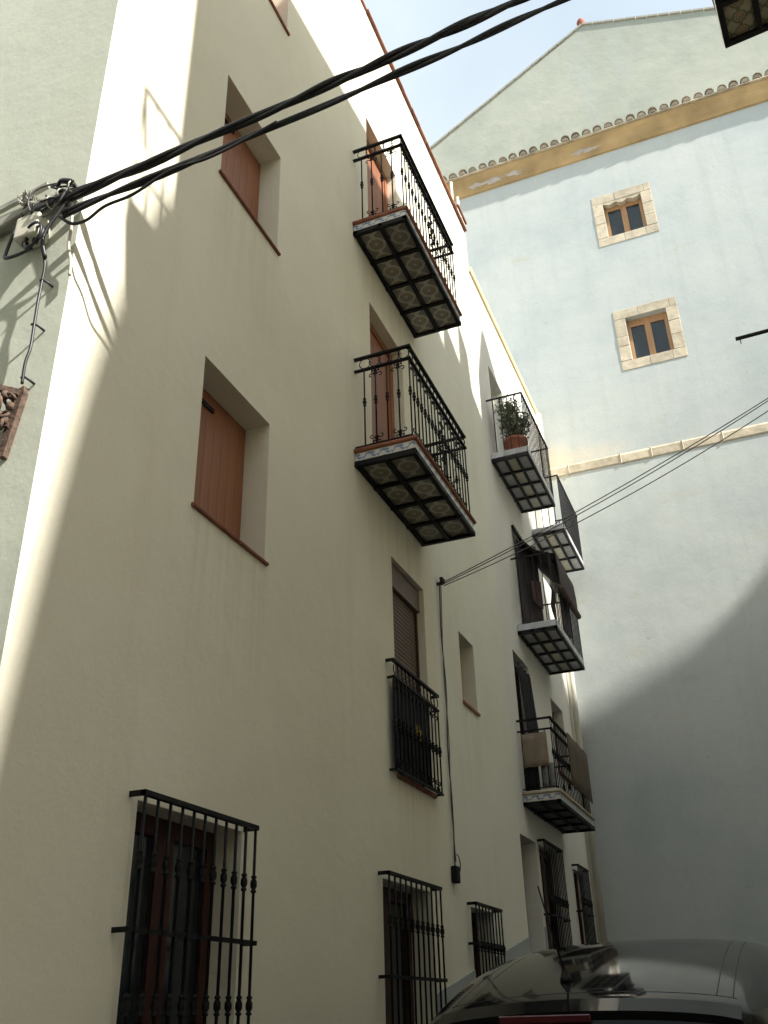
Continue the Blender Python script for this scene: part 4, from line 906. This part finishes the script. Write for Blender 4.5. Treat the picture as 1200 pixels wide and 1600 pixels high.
for s in (-1, 1):
    for off in (0.56, 0.625): on_roof([(s*off, 0.5+0.1*k) for k in range(19)], 0.005, 'roof_groove', 'car_black', -0.003)
on_roof([(-0.64+1.28*k/20, 0.50-0.03*(abs(k-10)/10)**2*0+0.0) for k in range(21)], 0.005, 'tailgate_seam', 'car_black', -0.003)
sp = MB()
for k in range(16):
    xa, xb = -0.66+1.32*k/16, -0.66+1.32*(k+1)/16
    za, zb_ = roof_at(0.42, xa, 0.004), roof_at(0.42, xb, 0.004)
    ca = 0.20-0.10*(abs(xa)/0.56)**3*0; 
    sp.quad((xa, 0.40, za), (xb, 0.40, zb_), (xb, 0.30, zb_-0.030), (xa, 0.30, za-0.030))
    sp.quad((xa, 0.30, za-0.030), (xb, 0.30, zb_-0.030), (xb, 0.31, zb_-0.085), (xa, 0.31, za-0.085))
    sp.quad((xa, 0.31, za-0.085), (xb, 0.31, zb_-0.085), (xb, 0.40, zb_-0.06), (xa, 0.40, za-0.06))
sp.build('spoiler', 'car_paint', car, True)
zc = roof_at(0.42, 0.15)-0.030
bevel(MB().box(-0.36, 0.05, 0.290, 0.304, zc-0.042, zc-0.008).build('brake_light', 'red_lens', car), 0.004)
rw_ = MB(); gl = [(0.10, 1.075), (0.235, 1.27)]
rw_.quad((-0.56, 0.085, 1.085), (0.56, 0.085, 1.085), (0.50, 0.215, 1.285), (-0.50, 0.215, 1.285)); rw_.build('rear_window', 'glass_dark', car)
for s in (-1, 1):
    sw = MB(); P = [(0.45, 1.04), (0.62, 1.34), (2.1, 1.345), (2.75, 1.05)]
    sw.prism(P, lambda u, w: (s*(0.872-(w-1.0)*0.36), u, w), lambda u, w: (s*(0.878-(w-1.0)*0.34), u, w)); sw.build('side_window', 'glass_dark', car)
    bevel(MB().box(min(s*.60, s*.80), max(s*.60, s*.80), 0.0, 0.10, 0.70, 0.98).build('tail_light', 'red_lens', car), 0.02, 2)
    mi = MB(); mi.prism([(0, 0), (0.16, 0), (0.18, 0.08), (0.12, 0.13), (0, 0.12)], lambda u, w: (s*(0.84+u), 2.52, 0.98+w), lambda u, w: (s*(0.84+u), 2.60, 0.98+w)); bevel(mi.build('mirror', 'car_paint', car), 0.02, 2)
    for yy in (0.72, 3.32):
        ty = MB().tube([(s*0.68, yy, 0.31), (s*0.70, yy, 0.31), (s*0.85, yy, 0.31), (s*0.87, yy, 0.31)], [0.26, 0.31, 0.31, 0.27], 20).build('wheel', 'tyre', car, True)
        MB().tube([(s*0.865, yy, 0.31), (s*0.878, yy, 0.31)], [0.2, 0.18], 14).build('rim', 'rim', ty)
bevel(MB().box(-0.72, 0.72, -0.05, 0.10, 0.30, 0.58).build('rear_bumper', 'car_paint', car), 0.04, 3)
MB().box(-0.26, 0.26, -0.058, -0.051, 0.42, 0.53).build('number_plate', 'plate', car)
wb = MB().tube([(0, 0.02+0.0, 1.02), (0.3, 0.07, 1.11), (0.34, 0.10, 1.14)], 0.008, 5).build('rear_wiper', 'car_black', car)
za = roof_at(0.70, -0.13)
MB().lathe([(0.03, 0), (0.022, 0.02), (0.012, 0.045), (0.008, 0.06)], 10, (-0.13, 0.70, za)).build('antenna_base', 'car_black', car, True)
MB().tube([(-0.13, 0.70, za+0.04), (-0.135, 0.58, za+0.22), (-0.14, 0.45, za+0.44)], [0.006, 0.005, 0.0035], 6).build('antenna', 'car_black', car, True)
